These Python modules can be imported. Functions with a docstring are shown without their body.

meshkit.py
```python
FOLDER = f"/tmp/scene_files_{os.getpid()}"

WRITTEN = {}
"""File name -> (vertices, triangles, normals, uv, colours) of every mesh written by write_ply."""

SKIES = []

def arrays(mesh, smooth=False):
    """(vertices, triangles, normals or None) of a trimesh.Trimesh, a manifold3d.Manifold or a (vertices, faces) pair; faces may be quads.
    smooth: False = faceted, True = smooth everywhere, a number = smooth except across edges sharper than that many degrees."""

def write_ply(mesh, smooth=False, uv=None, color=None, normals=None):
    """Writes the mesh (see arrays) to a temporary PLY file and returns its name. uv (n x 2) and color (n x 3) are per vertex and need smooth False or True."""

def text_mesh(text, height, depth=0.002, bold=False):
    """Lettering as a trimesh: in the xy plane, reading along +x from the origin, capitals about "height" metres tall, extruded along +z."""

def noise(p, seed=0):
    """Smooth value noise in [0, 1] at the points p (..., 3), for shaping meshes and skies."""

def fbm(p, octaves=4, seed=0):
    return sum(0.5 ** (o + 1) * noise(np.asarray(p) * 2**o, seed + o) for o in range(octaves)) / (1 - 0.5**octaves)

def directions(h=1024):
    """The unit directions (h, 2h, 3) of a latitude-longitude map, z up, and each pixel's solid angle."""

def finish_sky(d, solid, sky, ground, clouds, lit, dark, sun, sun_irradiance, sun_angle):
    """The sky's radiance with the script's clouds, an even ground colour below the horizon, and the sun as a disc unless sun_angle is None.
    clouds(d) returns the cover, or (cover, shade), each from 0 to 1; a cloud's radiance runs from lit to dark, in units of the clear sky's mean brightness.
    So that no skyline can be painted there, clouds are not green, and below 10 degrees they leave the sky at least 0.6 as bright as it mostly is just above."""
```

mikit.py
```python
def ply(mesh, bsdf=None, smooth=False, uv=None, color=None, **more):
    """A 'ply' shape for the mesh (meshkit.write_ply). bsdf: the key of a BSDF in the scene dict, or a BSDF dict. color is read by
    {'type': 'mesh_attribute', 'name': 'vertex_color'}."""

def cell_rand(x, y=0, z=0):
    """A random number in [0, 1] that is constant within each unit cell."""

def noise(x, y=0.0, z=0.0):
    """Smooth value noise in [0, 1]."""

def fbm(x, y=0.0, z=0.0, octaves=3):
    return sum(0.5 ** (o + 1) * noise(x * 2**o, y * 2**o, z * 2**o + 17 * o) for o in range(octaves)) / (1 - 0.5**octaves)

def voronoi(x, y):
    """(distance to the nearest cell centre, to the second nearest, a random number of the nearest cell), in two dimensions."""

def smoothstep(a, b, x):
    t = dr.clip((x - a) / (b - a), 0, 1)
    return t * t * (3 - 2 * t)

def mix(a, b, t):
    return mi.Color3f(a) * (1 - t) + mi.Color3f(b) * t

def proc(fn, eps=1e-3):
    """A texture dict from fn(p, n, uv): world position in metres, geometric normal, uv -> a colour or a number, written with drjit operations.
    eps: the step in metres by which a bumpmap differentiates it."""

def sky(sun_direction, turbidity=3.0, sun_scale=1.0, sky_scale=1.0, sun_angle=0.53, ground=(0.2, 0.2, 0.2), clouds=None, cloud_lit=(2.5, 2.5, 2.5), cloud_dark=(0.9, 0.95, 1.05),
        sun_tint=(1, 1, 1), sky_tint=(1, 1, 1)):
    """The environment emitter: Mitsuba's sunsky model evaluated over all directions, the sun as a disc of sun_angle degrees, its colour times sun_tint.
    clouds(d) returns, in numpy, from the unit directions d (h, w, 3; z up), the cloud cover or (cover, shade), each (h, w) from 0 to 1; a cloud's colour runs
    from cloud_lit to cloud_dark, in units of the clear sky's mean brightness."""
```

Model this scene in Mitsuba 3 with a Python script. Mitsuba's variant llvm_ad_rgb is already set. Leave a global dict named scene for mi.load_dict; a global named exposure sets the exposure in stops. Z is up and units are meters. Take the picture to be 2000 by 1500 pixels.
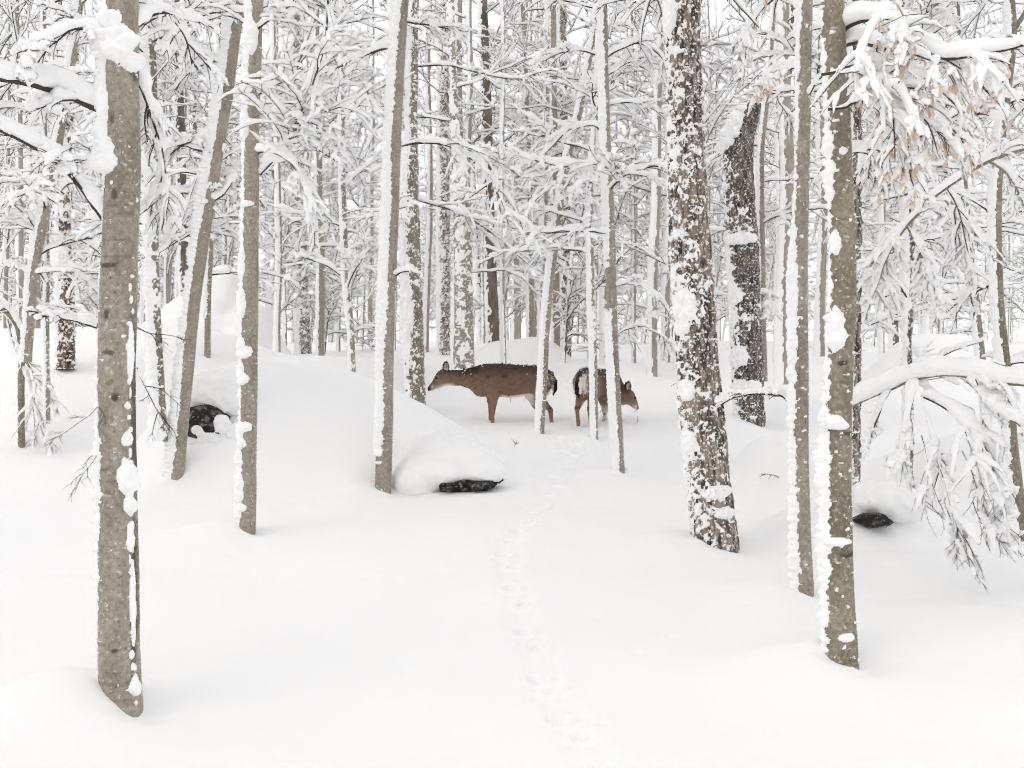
import math, random
import numpy as np, trimesh
import drjit as dr
import mitsuba as mi
import mikit, meshkit
from scipy.interpolate import PchipInterpolator
from meshkit import noise as nz, fbm as fb

T4 = mi.ScalarTransform4f
scene, labels = {}, {}

# ------------------------------------------------------------------ camera, sky, exposure
FPX = 2200.0                        # focal length in pixels of the 2000 x 1500 photograph
EYE = np.array([0.0, 0.0, 1.65])
scene['camera'] = {'type': 'perspective', 'fov': 2 * math.degrees(math.atan(1000 / FPX)), 'fov_axis': 'x', 'near_clip': 0.1, 'far_clip': 2000.0,
                   'to_world': T4().look_at(origin=EYE.tolist(), target=[0, 10, 1.65], up=[0, 0, 1])}
scene['sky_light'] = mikit.sky([-0.45, -0.35, 0.82], turbidity=4, sun_scale=0.10, sky_scale=0.7, sun_angle=30, clouds=lambda d: 1.0,
                               cloud_lit=(2.46, 2.5, 2.56), ground=(0.8, 0.8, 0.8))
exposure = 2.25

# ------------------------------------------------------------------ materials
def tw(b): return {'type': 'twosided', 'bsdf': b}
def rgb(*c): return {'type': 'rgb', 'value': list(c)}

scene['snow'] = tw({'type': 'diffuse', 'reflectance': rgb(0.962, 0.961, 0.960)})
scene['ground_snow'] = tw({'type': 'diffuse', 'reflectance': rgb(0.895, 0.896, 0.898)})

def beech_fn(lo, hi, dark, marks=()):
    def fn(p, n, uv):
        a = mikit.fbm(p.x * 9, p.y * 9, p.z * 5, 3)
        b = mikit.fbm(p.x * 70, p.y * 70, p.z * 55, 2)
        col = mikit.mix(lo, hi, dr.clip(0.95 * a + 0.75 * (b - 0.5) + 0.05, 0, 1))
        big = mikit.noise(p.x * 2.5 + 7, p.y * 2.5, p.z * 1.1)
        col = mikit.mix(col, dark, 0.55 * mikit.smoothstep(0.55, 0.85, big))
        fleck = mikit.noise(p.x * 95 + 3, p.y * 95, p.z * 150)
        col = mikit.mix(col, mi.Color3f(0.09, 0.075, 0.06), 0.65 * mikit.smoothstep(0.80, 0.88, fleck))
        lich = mikit.fbm(p.x * 50 + 31, p.y * 50, p.z * 44 + 11, 3)
        col = mikit.mix(col, mi.Color3f(0.55, 0.54, 0.50), 0.75 * mikit.smoothstep(0.68, 0.72, lich))
        pat = mikit.fbm(p.x * 85 + 9, p.y * 85, p.z * 45 + 3, 3)
        streak = mikit.fbm(p.x * 30 + 2, p.y * 30, p.z * 3.5, 3)
        col = mikit.mix(col, mi.Color3f(0.48, 0.45, 0.40), 0.30 * mikit.smoothstep(0.55, 0.66, pat))
        col = mikit.mix(col, mi.Color3f(0.13, 0.11, 0.088), 0.30 * mikit.smoothstep(0.43, 0.33, pat))
        col = col * (0.78 + 0.44 * streak)
        for sx, sz, rx, rz, k in marks:
            w = dr.sqrt(dr.square((p.x - sx) / rx) + dr.square((p.z - sz - 0.25 * dr.square(p.x - sx) / rx) / rz)) + 0.5 * (b - 0.5)
            col = mikit.mix(col, mi.Color3f(0.055, 0.043, 0.035), k * mikit.smoothstep(1.1, 0.35, w))
        ring = mikit.noise(p.x * 5 + 11, p.y * 5, p.z * 38)
        col = mikit.mix(col, mi.Color3f(0.12, 0.10, 0.08), 0.35 * mikit.smoothstep(0.80, 0.90, ring))
        return col
    return fn
def furrow_fn(lo, hi, warm):
    def fn(p, n, uv):
        a = mikit.fbm(p.x * 42, p.y * 42, p.z * 7, 3)
        b = mikit.fbm(p.x * 9 + 5, p.y * 9, p.z * 4, 2)
        c = mikit.noise(p.x * 120, p.y * 120, p.z * 60)
        col = mikit.mix(lo, hi, mikit.smoothstep(0.28, 0.72, a + 0.25 * (c - 0.5)))
        col = mikit.mix(col, warm, 0.5 * mikit.smoothstep(0.5, 0.8, b))
        frost = mikit.fbm(p.x * 75 + 3, p.y * 75, p.z * 48, 2)
        return mikit.mix(col, mi.Color3f(0.85, 0.85, 0.85), 0.8 * mikit.smoothstep(0.62, 0.72, frost))
    return fn
def far_fn(lo, hi):
    def fn(p, n, uv):
        return mikit.mix(lo, hi, mikit.noise(p.x * 16, p.y * 16, p.z * 5))
    return fn

def barkmat(fn, rough=0.85, bump=None):
    b = {'type': 'principled', 'base_color': mikit.proc(fn), 'roughness': rough, 'specular': 0.25}
    if bump is not None:
        b = {'type': 'bumpmap', 'arbitrary': mikit.proc(bump, eps=2e-3), 'scale': 1.0, 'bsdf': b}
    return tw(b)
def scars(d, *rows):
    return [((x - 1000) / FPX * d, EYE[2] + (750 - y) / FPX * d, w / FPX * d, h / FPX * d, k) for x, y, w, h, k in rows]
BIG_MARKS = scars(5.5, (222, 522, 30, 7, 0.8), (226, 690, 16, 7, 0.75), (222, 616, 7, 14, 0.8), (238, 775, 9, 12, 0.9), (226, 748, 10, 7, 0.5), (208, 372, 9, 16, 0.8), (236, 385, 7, 16, 0.7), (231, 236, 8, 18, 0.6), (205, 195, 7, 22, 0.6), (212, 915, 18, 4, 0.5), (238, 1262, 9, 6, 0.8), (266, 800, 5, 240, 0.75), (268, 1180, 5, 200, 0.85), (268, 145, 7, 26, 0.7))
TALL_MARKS = scars(6.3, (1655, 318, 10, 9, 0.9), (1612, 712, 14, 6, 0.9), (1625, 842, 22, 5, 0.8), (1622, 1068, 20, 5, 0.8), (1630, 1262, 14, 5, 0.6), (1640, 987, 5, 5, 0.8), (1650, 505, 6, 40, 0.4), (1657, 200, 9, 260, 0.45), (1656, 650, 8, 220, 0.4))
def beech_bump(p, n, uv): return 0.004 * mikit.fbm(p.x * 60, p.y * 60, p.z * 45, 2)
def furrow_bump(p, n, uv): return 0.010 * mikit.fbm(p.x * 60, p.y * 60, p.z * 12, 2)
scene['beech_bark'] = barkmat(beech_fn((0.235, 0.20, 0.16), (0.40, 0.355, 0.295), (0.20, 0.17, 0.13)), bump=beech_bump)
scene['big_beech_bark'] = barkmat(beech_fn((0.225, 0.19, 0.15), (0.41, 0.365, 0.305), (0.20, 0.17, 0.13), BIG_MARKS), bump=beech_bump)
scene['olive_bark'] = barkmat(beech_fn((0.155, 0.13, 0.092), (0.33, 0.29, 0.225), (0.105, 0.088, 0.058)), bump=beech_bump)
scene['tall_beech_bark'] = barkmat(beech_fn((0.155, 0.13, 0.092), (0.33, 0.29, 0.225), (0.105, 0.088, 0.058), TALL_MARKS), bump=beech_bump)
scene['furrowed_bark'] = barkmat(furrow_fn((0.05, 0.04, 0.034), (0.36, 0.295, 0.25), (0.27, 0.19, 0.145)), bump=furrow_bump)
scene['snag_bark'] = barkmat(furrow_fn((0.028, 0.022, 0.018), (0.20, 0.165, 0.14), (0.15, 0.11, 0.085)), bump=furrow_bump)
scene['rotten_bark'] = barkmat(furrow_fn((0.03, 0.02, 0.015), (0.22, 0.145, 0.10), (0.24, 0.14, 0.085)), bump=furrow_bump)
scene['far_bark'] = tw({'type': 'diffuse', 'reflectance': mikit.proc(far_fn((0.30, 0.265, 0.225), (0.44, 0.40, 0.35)))})
scene['far_dark_bark'] = tw({'type': 'diffuse', 'reflectance': mikit.proc(far_fn((0.10, 0.083, 0.07), (0.26, 0.22, 0.19)))})
scene['twig_bark'] = tw({'type': 'diffuse', 'reflectance': rgb(0.085, 0.066, 0.055)})
scene['far_twig_bark'] = tw({'type': 'diffuse', 'reflectance': rgb(0.135, 0.115, 0.098)})
def rock_fn(p, n, uv):
    c = mikit.mix((0.010, 0.010, 0.009), (0.17, 0.165, 0.15), mikit.smoothstep(0.46, 0.78, mikit.fbm(p.x * 21, p.y * 21, p.z * 17, 4)))
    return mikit.mix(c, mi.Color3f(0.30, 0.30, 0.27), 0.7 * mikit.smoothstep(0.66, 0.72, mikit.fbm(p.x * 38 + 4, p.y * 38, p.z * 38, 3)))
scene['rock'] = tw({'type': 'principled', 'roughness': 0.9, 'base_color': mikit.proc(rock_fn)})
scene['dry_leaf'] = {'type': 'principledthin', 'base_color': mikit.proc(lambda p, n, uv: mikit.mix((0.60, 0.44, 0.34), (0.88, 0.76, 0.66), mikit.noise(p.x * 40, p.y * 40, p.z * 40))),
                     'roughness': 0.7, 'diff_trans': 0.8}
scene['fur'] = {'type': 'principled', 'base_color': {'type': 'mesh_attribute', 'name': 'vertex_color'}, 'roughness': 0.75, 'specular': 0.2, 'sheen': 0.3}
scene['eye_gloss'] = {'type': 'principled', 'base_color': rgb(0.010, 0.007, 0.006), 'roughness': 0.2, 'specular': 0.3}

# ------------------------------------------------------------------ helpers
def at(px, py, d):
    return np.array([(px - 1000) / FPX * d, d, EYE[2] + (750 - py) / FPX * d])
def sstep(a, b, x):
    t = np.clip((x - a) / (b - a), 0, 1)
    return t * t * (3 - 2 * t)
def unit(v): return v / (np.linalg.norm(v, axis=-1, keepdims=True) + 1e-12)

counts = {}
def numbered(name):
    counts[name] = counts.get(name, 0) + 1
    return name if counts[name] == 1 else f'{name}_{counts[name] - 1:03d}'
def thing(name, label=None, cat=None, group=None):
    key = numbered(name)
    labels[key] = {'label': label, 'category': cat}
    if group: labels[key]['group'] = group
    return key
def put(parent, name, mesh, mat, smooth=True, color=None, label=None, kind=None):
    if len(mesh[1]) == 0: return None
    key = numbered(f'{parent}__{name}') if parent else numbered(name)
    scene[key] = mikit.ply(mesh, mat, smooth=smooth, color=color)
    if label or kind: labels[key] = {k: v for k, v in (('label', label), ('kind', kind)) if v}
    return key
def join(ms):
    ms = [m for m in ms if len(m[1])]
    if not ms: return np.zeros((0, 3)), np.zeros((0, 3), int)
    off = np.cumsum([0] + [len(m[0]) for m in ms[:-1]])
    return np.vstack([m[0] for m in ms]), np.vstack([np.asarray(m[1]) + o for m, o in zip(ms, off)])
def grid_faces(a, b, wrap=False):
    i, j = np.meshgrid(np.arange(a - 1), np.arange(b if wrap else b - 1), indexing='ij')
    k = (j + 1) % b
    q = np.stack([i * b + j, i * b + k, (i + 1) * b + k, (i + 1) * b + j], -1).reshape(-1, 4)
    return np.vstack([q[:, [0, 1, 2]], q[:, [0, 2, 3]]])
def frames(P):
    t = unit(np.gradient(P, axis=-2))
    s = np.cross(t, np.array([0.02, 0.09, 1.0])); s = unit(s)
    return t, s, np.cross(s, t)
def batch_faces(N, K, S):
    f = grid_faces(K, S, True)
    return (f[None] + (np.arange(N) * K * S)[:, None, None]).reshape(-1, 3)
def tubes(P, R, S=5):
    """P (N,K,3), R (N,K)"""
    N, K = R.shape
    t, s, u = frames(P)
    a = np.arange(S) * 2 * np.pi / S
    V = P[:, :, None] + R[:, :, None, None] * (np.cos(a)[:, None] * s[:, :, None] + np.sin(a)[:, None] * u[:, :, None])
    return V.reshape(-1, 3), batch_faces(N, K, S)
WIND = unit(np.array([-1.0, -0.25, 0.35]))
def snow_tubes(P, W, H, S=6, rough=0.0, seed=0, freq=18.0, lift=0.40):
    """snow lying on branches P: half width W, height H, its underside just above the branch's middle"""
    N, K = W.shape
    t, s, u = frames(P)
    hor = np.sqrt(np.clip(1 - t[..., 2:] ** 2, 0, 1))
    up = unit(u * (0.25 + hor) + WIND * (1.15 - hor) * 0.8)
    up = unit(up - t * (up * t).sum(-1, keepdims=True))
    s = np.cross(t, up)
    sc = (0.35 + 0.65 * hor[..., 0])
    W, H = W * sc, H * sc
    a = np.arange(S) * 2 * np.pi / S - np.pi / 2
    ca, sa = np.cos(a), np.sin(a)
    sa = np.where(sa < 0, sa * 0.75, sa)
    ca = np.sign(ca) * np.abs(ca) ** 0.8
    V = P[:, :, None] + up[:, :, None] * (H * lift)[..., None, None] + W[..., None, None] * ca[:, None] * s[:, :, None] + (0.5 * H)[..., None, None] * sa[:, None] * up[:, :, None]
    if rough:
        n = fb(V * freq, 2, seed) - 0.5
        n2 = nz(V * freq * 0.35, seed + 9) - 0.5
        d = V - (P + up * (H * 0.35)[..., None])[:, :, None]
        V = V + d * (rough * (1.6 * n + 1.8 * n2))[..., None]
    return V.reshape(-1, 3), batch_faces(N, K, S)
def resample(P, n):
    P = np.asarray(P, float)
    L = np.r_[0, np.cumsum(np.linalg.norm(np.diff(P, axis=0), axis=1))]
    f = PchipInterpolator(L, P, axis=0) if len(P) > 2 else None
    x = np.linspace(0, L[-1], n)
    return f(x) if f else P[0] + (P[1] - P[0]) * (x / L[-1])[:, None]
def plen(P): return np.linalg.norm(np.diff(P, axis=0), axis=1).sum()

def surface_nets(F, origin, h):
    """F<0 inside; vertices at cell means."""
    ins = F < 0
    nx, ny, nz_ = F.shape
    c = np.zeros((nx - 1, ny - 1, nz_ - 1), np.int8)
    for a, b, d in np.ndindex(2, 2, 2):
        c += ins[a:nx - 1 + a, b:ny - 1 + b, d:nz_ - 1 + d]
    act = (c > 0) & (c < 8)
    idx = np.full(act.shape, -1)
    cells = np.argwhere(act)
    idx[act] = np.arange(len(cells))
    acc, cnt = np.zeros((len(cells), 3)), np.zeros(len(cells))
    for ax in range(3):
        o = [k for k in range(3) if k != ax]
        for a, b in np.ndindex(2, 2):
            p0 = cells.copy(); p0[:, o[0]] += a; p0[:, o[1]] += b
            p1 = p0.copy(); p1[:, ax] += 1
            f0, f1 = F[tuple(p0.T)], F[tuple(p1.T)]
            x = (f0 < 0) != (f1 < 0)
            t = f0 / np.where(x, f0 - f1, 1)
            q = p0.astype(float); q[:, ax] += t
            acc[x] += q[x]; cnt[x] += 1
    V = acc / cnt[:, None] * h + np.asarray(origin)
    faces = []
    for ax in range(3):
        sl0 = [slice(1, -1)] * 3; sl1 = [slice(1, -1)] * 3
        sl0[ax] = slice(0, -1); sl1[ax] = slice(1, None)
        a, b = ins[tuple(sl0)], ins[tuple(sl1)]
        e = np.argwhere(a != b)
        if not len(e): continue
        flip = a[tuple(e.T)]
        off = np.ones(3, int); off[ax] = 0
        e = e + off
        o1, o2 = (ax + 1) % 3, (ax + 2) % 3
        q = []
        for da, db in ((-1, -1), (0, -1), (0, 0), (-1, 0)):
            p = e.copy(); p[:, o1] += da; p[:, o2] += db
            q.append(idx[tuple(p.T)])
        q = np.stack(q, 1)
        q[~flip] = q[~flip][:, ::-1]
        faces.append(q)
    q = np.vstack(faces)
    return V, np.vstack([q[:, [0, 1, 2]], q[:, [0, 2, 3]]])
def grid3(lo, hi, h):
    ax = [np.arange(a, b + h, h) for a, b in zip(lo, hi)]
    return np.stack(np.meshgrid(*ax, indexing='ij'), -1)
def smin(a, b, k):
    h = np.clip(0.5 + 0.5 * (b - a) / k, 0, 1)
    return b + (a - b) * h - k * h * (1 - h)
def cone_sdf(G, a, b, ra, rb):
    a, b = np.asarray(a, float), np.asarray(b, float)
    d = b - a
    t = np.clip(((G - a) @ d) / (d @ d), 0, 1)
    return np.linalg.norm(G - a - t[..., None] * d, axis=-1) - (ra + (rb - ra) * t)

# ------------------------------------------------------------------ terrain
PROFILE = PchipInterpolator([-80, 0, 3, 5.5, 7.2, 9, 11.5, 12.5, 14.5, 15.4, 17.5, 24, 32, 40, 50, 70, 110, 400],
                            [-1, -0.05, -0.03, 0.04, 0.20, 0.36, 0.55, 0.66, 1.0, 1.13, 1.50, 2.25, 2.75, 3.10, 3.40, 3.3, 2.4, 1.0])
# centre x, centre y, radius x, radius y, height, exponent
MOUNDS = [(-3.0, 12.9, 2.9, 2.0, 1.22, -1.45), (0.1, 21.0, 1.1, 1.4, 0.50, 1.2), (-1.55, 17.2, 0.5, 0.6, 0.35, 1.2),
          (3.1, 12.6, 0.75, 0.9, 0.40, 1.4), (-3.3, 17.6, 2.7, 2.6, 0.50, 1.2), (7.4, 19.0, 1.5, 1.5, 0.75, 1.2), (2.9, 9.5, 0.9, 0.8, 0.22, 1.2), (-7.5, 17.5, 4.2, 4.5, 0.95, 1.3),
          (-2.7, 7.0, 1.6, 1.3, 0.10, 1.3), (2.75, 6.2, 1.6, 1.2, 0.08, 1.3), (1.2, 20.0, 1.6, 1.5, 0.22, 1.3), (-7.2, 22.5, 3.0, 2.0, 0.5, 1.3), (5.6, 12.2, 1.9, 1.5, 0.45, 1.2)]
def ground0(x, y):
    x, y = np.asarray(x, float), np.asarray(y, float)
    z = PROFILE(y)
    for cx, cy, rx, ry, h, e in MOUNDS:
        r2 = ((x - cx) / np.where(x < cx, abs(e) if e < 0 else rx, rx)) ** 2 + ((y - cy) / ry) ** 2
        if e < 0:                       # a domed boulder under the snow: steep on its left (radius -e), melting into the slope at its foot
            z = z + h * 0.06 * np.logaddexp(0, (1 - r2) / 0.06)
            continue
        q = np.clip(1 - r2, 0, 1)
        z = z + h * (q * q * (3 - 2 * q)) ** (0.72 * e)
    p = np.stack([x, y, 0 * x], -1)
    z = z + 0.16 * (fb(p * 0.45, 3, 5) - 0.5) + 0.02 * (nz(p * 1.7, 3) - 0.5)
    z = z + np.where(y > 17, 0.35 * (fb(p * 0.28 + 40, 2, 8) - 0.5) * sstep(17, 26, y), 0)
    return z
def at_ground(px, py, lo=3.0, hi=60.0):
    d = np.arange(lo, hi, 0.01)
    x, z = (px - 1000) / FPX * d, EYE[2] + (750 - py) / FPX * d
    hit = np.nonzero(z < ground0(x, d))[0]
    return at(px, py, d[hit[0]]) if len(hit) else at(px, py, hi)
DRIFTS, TRAIL, GROOVE = [], [], []          # (x, y, radius, height) and the prints of the deer's trail
def ground(x, y):
    z = ground0(x, y)
    p = np.stack([x, y, 0 * x], -1)
    z = z + 0.10 * (fb(p * 1.9, 3, 61) - 0.5) * np.exp(-(((x + 2.2) / 2.2) ** 2 + ((y - 12.6) / 2.0) ** 2))
    for cx, cy, r, h in DRIFTS:
        z = z + h * np.exp(-(((x - cx) ** 2 + (y - cy) ** 2) / (r * r)))
    if GROOVE:
        q = np.array(GROOVE)
        m = (x > q[:, 0].min() - 1) & (x < q[:, 0].max() + 1) & (y > q[:, 1].min() - 1) & (y < q[:, 1].max() + 1)
        xs = np.stack([x[m], y[m]], -1)
        best = np.full(len(xs), 9.0)
        for p0, p1 in zip(q[:-1], q[1:]):
            d = p1 - p0
            t = np.clip(((xs - p0) @ d) / (d @ d + 1e-9), 0, 1)
            best = np.minimum(best, np.linalg.norm(xs - p0 - t[:, None] * d, axis=1))
        best = best + 0.05 * (nz(np.stack([xs[:, 0] * 9, xs[:, 1] * 9, xs[:, 0] * 0], -1), 12) - 0.5)
        z[m] += -0.012 * sstep(0.12, 0.05, best) + 0.005 * np.exp(-((best - 0.16) / 0.05) ** 2)
    for cx, cy, r, h in TRAIL:
        m = (np.abs(x - cx) < 0.5) & (np.abs(y - cy) < 0.5)
        if m.any():
            q = ((x[m] - cx) ** 2 + (y[m] - cy) ** 2) / (r * r)
            z[m] += -h * np.exp(-q ** 1.6) + 0.35 * h * np.exp(-((np.sqrt(q) - 1.35) ** 2) * 9)
    return z

# ------------------------------------------------------------------ trunks
def trunk_grid(P, R, ds, dth, flare=0.0):
    """rings of a trunk along P (K,3) with radii R: centres, radii, unit normals (ns,nt,3), heights along, angles; 270 degrees faces the camera"""
    L = plen(P)
    ns = max(6, int(L / ds)); nt = max(8, int(2 * np.pi * np.max(R) / dth))
    src = np.r_[0, np.cumsum(np.linalg.norm(np.diff(P, axis=0), axis=1))]
    s = np.linspace(0, L, ns)
    C, r = PchipInterpolator(src, P, axis=0)(s), PchipInterpolator(src, R)(s)
    r = r * (1 + flare * np.exp(-s / 0.35))
    t = unit(np.gradient(C, axis=0))
    X = unit(np.cross(np.array([0, 1.0, 0]), t)); Y = np.cross(t, X)
    th = np.arange(nt) * 2 * np.pi / nt
    nrm = np.cos(th)[None, :, None] * X[:, None] + np.sin(th)[None, :, None] * Y[:, None]
    return C, r, nrm, s, th
def bark_disp(kind, r, s, th, seed):
    q = np.stack([np.cos(th)[None] * r[:, None], np.sin(th)[None] * r[:, None], np.broadcast_to(s[:, None], (len(s), len(th)))], -1)
    if kind == 'beech':
        d = 0.17 * r[:, None] * (fb(q * [7, 7, 2.6], 3, seed) - 0.5) + 0.0025 * (nz(q * 30, seed + 4) - 0.5)
    else:
        ridge = 1 - np.abs(2 * fb(q * [26, 26, 4.0], 2, seed) - 1)
        d = 0.10 * r[:, None] * (fb(q * [6, 6, 1.5], 2, seed + 3) - 0.5) * 1.3 - 0.024 * np.clip(ridge - 0.66, 0, 1) / 0.34 + 0.006 * nz(q * [50, 50, 22], seed + 7)
    return d, q
def trunk(parent, P, R, mat, kind='beech', ds=0.02, dth=0.015, seed=1, wind=185, edge=0.45, tmax=0.05, speck=0.80, speck_t=0.008, lumps=(), cover=None, flare=0.15, bare=()):
    """a trunk and the snow stuck to it. lumps: (height above base, angle, half height, half angle in degrees, thickness)"""
    P, R = np.asarray(P, float), np.asarray(R, float)
    C, r, nrm, s, th = trunk_grid(P, R, ds, dth, flare)
    d, q = bark_disp(kind, r, s, th, seed)
    rad = r[:, None] + d
    V = C[:, None] + nrm * rad[..., None]
    k = put(parent, 'trunk', (V.reshape(-1, 3), grid_faces(len(s), len(th), True)), mat)
    # the snow is a second, finer skin
    C, r, nrm, s, th = trunk_grid(P, R, ds * 0.6, dth * 0.7, flare)
    d, q = bark_disp(kind, r, s, th, seed)
    S = np.broadcast_to(s[:, None], q.shape[:2])
    cw = np.cos(th - math.radians(wind))[None]
    e = edge + 0.60 * (fb(np.stack([S * 1.3, S * 0, S * 0 + seed], -1), 2, seed) - 0.5) + 0.55 * (fb(q * [22, 22, 38], 3, seed + 1) - 0.5) + 0.16 * (nz(q * [9, 9, 47], seed + 2) - 0.5) + 0.30 * (nz(q * [6, 6, 15], seed + 3) - 0.5)
    m = cw - e
    ribs = 0.55 * fb(q * [30, 30, 42], 3, seed + 5) + 0.15 * nz(q * [14, 14, 70], seed + 6) + 0.30 * nz(q * [8, 8, 11], seed + 7)
    thick = np.where(m > 0, 0.004 + tmax * sstep(0, 0.60, m) * (0.30 + 1.1 * ribs), -0.012)
    sp = fb(q * [38, 38, 34], 2, seed + 11)
    thick = np.maximum(thick, np.where(sp > speck, 0.002 + speck_t * sstep(speck, speck + 0.1, sp), -0.012))
    if cover is not None:
        amount, grain = cover
        g = 0.62 * fb(q * np.array([1, 1, 0.8]) * grain, 3, seed + 21) + 0.38 * fb(q * np.array([2.6, 2.6, 1.7]) * grain, 2, seed + 25) + 0.07 * cw + 0.30 * (fb(q * [3.0, 3.0, 1.6], 2, seed + 22) - 0.5) + 0.10 * (nz(q * [4, 4, 110], seed + 24) - 0.5)
        thr = 0.5 - 0.55 * (amount - 0.5)
        thick = np.maximum(thick, np.where(g > thr, 0.0015 + 0.055 * np.clip(g - thr, 0, 0.3) + 0.006 * (nz(q * 60, seed + 23) - 0.3), -0.012))
    for hz, hh in bare:
        thick = np.where(np.abs(S - hz) < hh * (0.25 + 1.5 * fb(q * [16, 16, 20], 2, seed + 40)), np.minimum(thick, -0.012), thick)
    for hz, ang, hh, ha, amp in lumps:
        da = np.abs((np.degrees(th)[None] - ang + 180) % 360 - 180) / ha
        dz = (S - hz) / hh
        dz = np.where(dz < 0, dz * 1.25, dz * 0.85)
        w = 1 - (da ** 2 + dz ** 2) + 1.3 * (fb(q * [18, 18, 18], 3, seed + 31) - 0.5)
        thick = np.maximum(thick, np.where(w > 0, 0.006 + amp * sstep(0, 0.7, w) * (0.25 + 1.4 * fb(q * 26, 3, seed + 33)), -0.012))
    rad = r[:, None] + d + thick
    out = V2 = C[:, None] + nrm * rad[..., None]
    f = grid_faces(len(s), len(th), True)
    f = f[(thick.reshape(-1)[f] > 0).any(1)]
    used = np.unique(f)
    if len(used):
        re = np.full(V2.size // 3, -1); re[used] = np.arange(len(used))
        put(k, 'snow', (V2.reshape(-1, 3)[used], re[f]), 'snow')
    return k

# ------------------------------------------------------------------ branches
def curve(p0, v, L, K, rng, wander=0.10, droop=0.3, kink=0.0):
    """a wandering branch: start, direction, length, points"""
    P = [np.asarray(p0, float)]
    v = unit(np.asarray(v, float))
    st = L / (K - 1)
    for i in range(K - 1):
        v = unit(v + rng.normal(0, wander, 3) + np.array([0, 0, -droop / (K - 1)]))
        P.append(P[-1] + v * st)
    return np.array(P)
def children(par, rng, n, ang=(28, 60), lo=0.15, ratio=0.42, K=5, droop=0.3, plane=0.35, wander=0.12, minlen=0.05):
    """side shoots of one parent polyline (K0,3), at uneven steps, mostly alternating"""
    L = plen(par)
    out = []
    t_, s_, u_ = frames(par)
    sg = rng.choice([-1, 1])
    for f in np.sort(lo + (0.97 - lo) * rng.uniform(size=n)):
        x = f * (len(par) - 1); j = min(int(x), len(par) - 2); w = x - j
        p = par[j] * (1 - w) + par[j + 1] * w
        a = math.radians(rng.uniform(*ang)); sg = -sg if rng.uniform() < 0.75 else sg
        v = t_[j] * math.cos(a) + sg * s_[j] * math.sin(a) + u_[j] * rng.normal(0.08, plane)
        l = max(minlen, L * (ratio * (1 - 0.7 * f) + 0.06) * rng.uniform(0.35, 1.5))
        out.append(curve(p, v, l, K, rng, wander, droop * rng.uniform(0.2, 1.4)))
    return out
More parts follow.
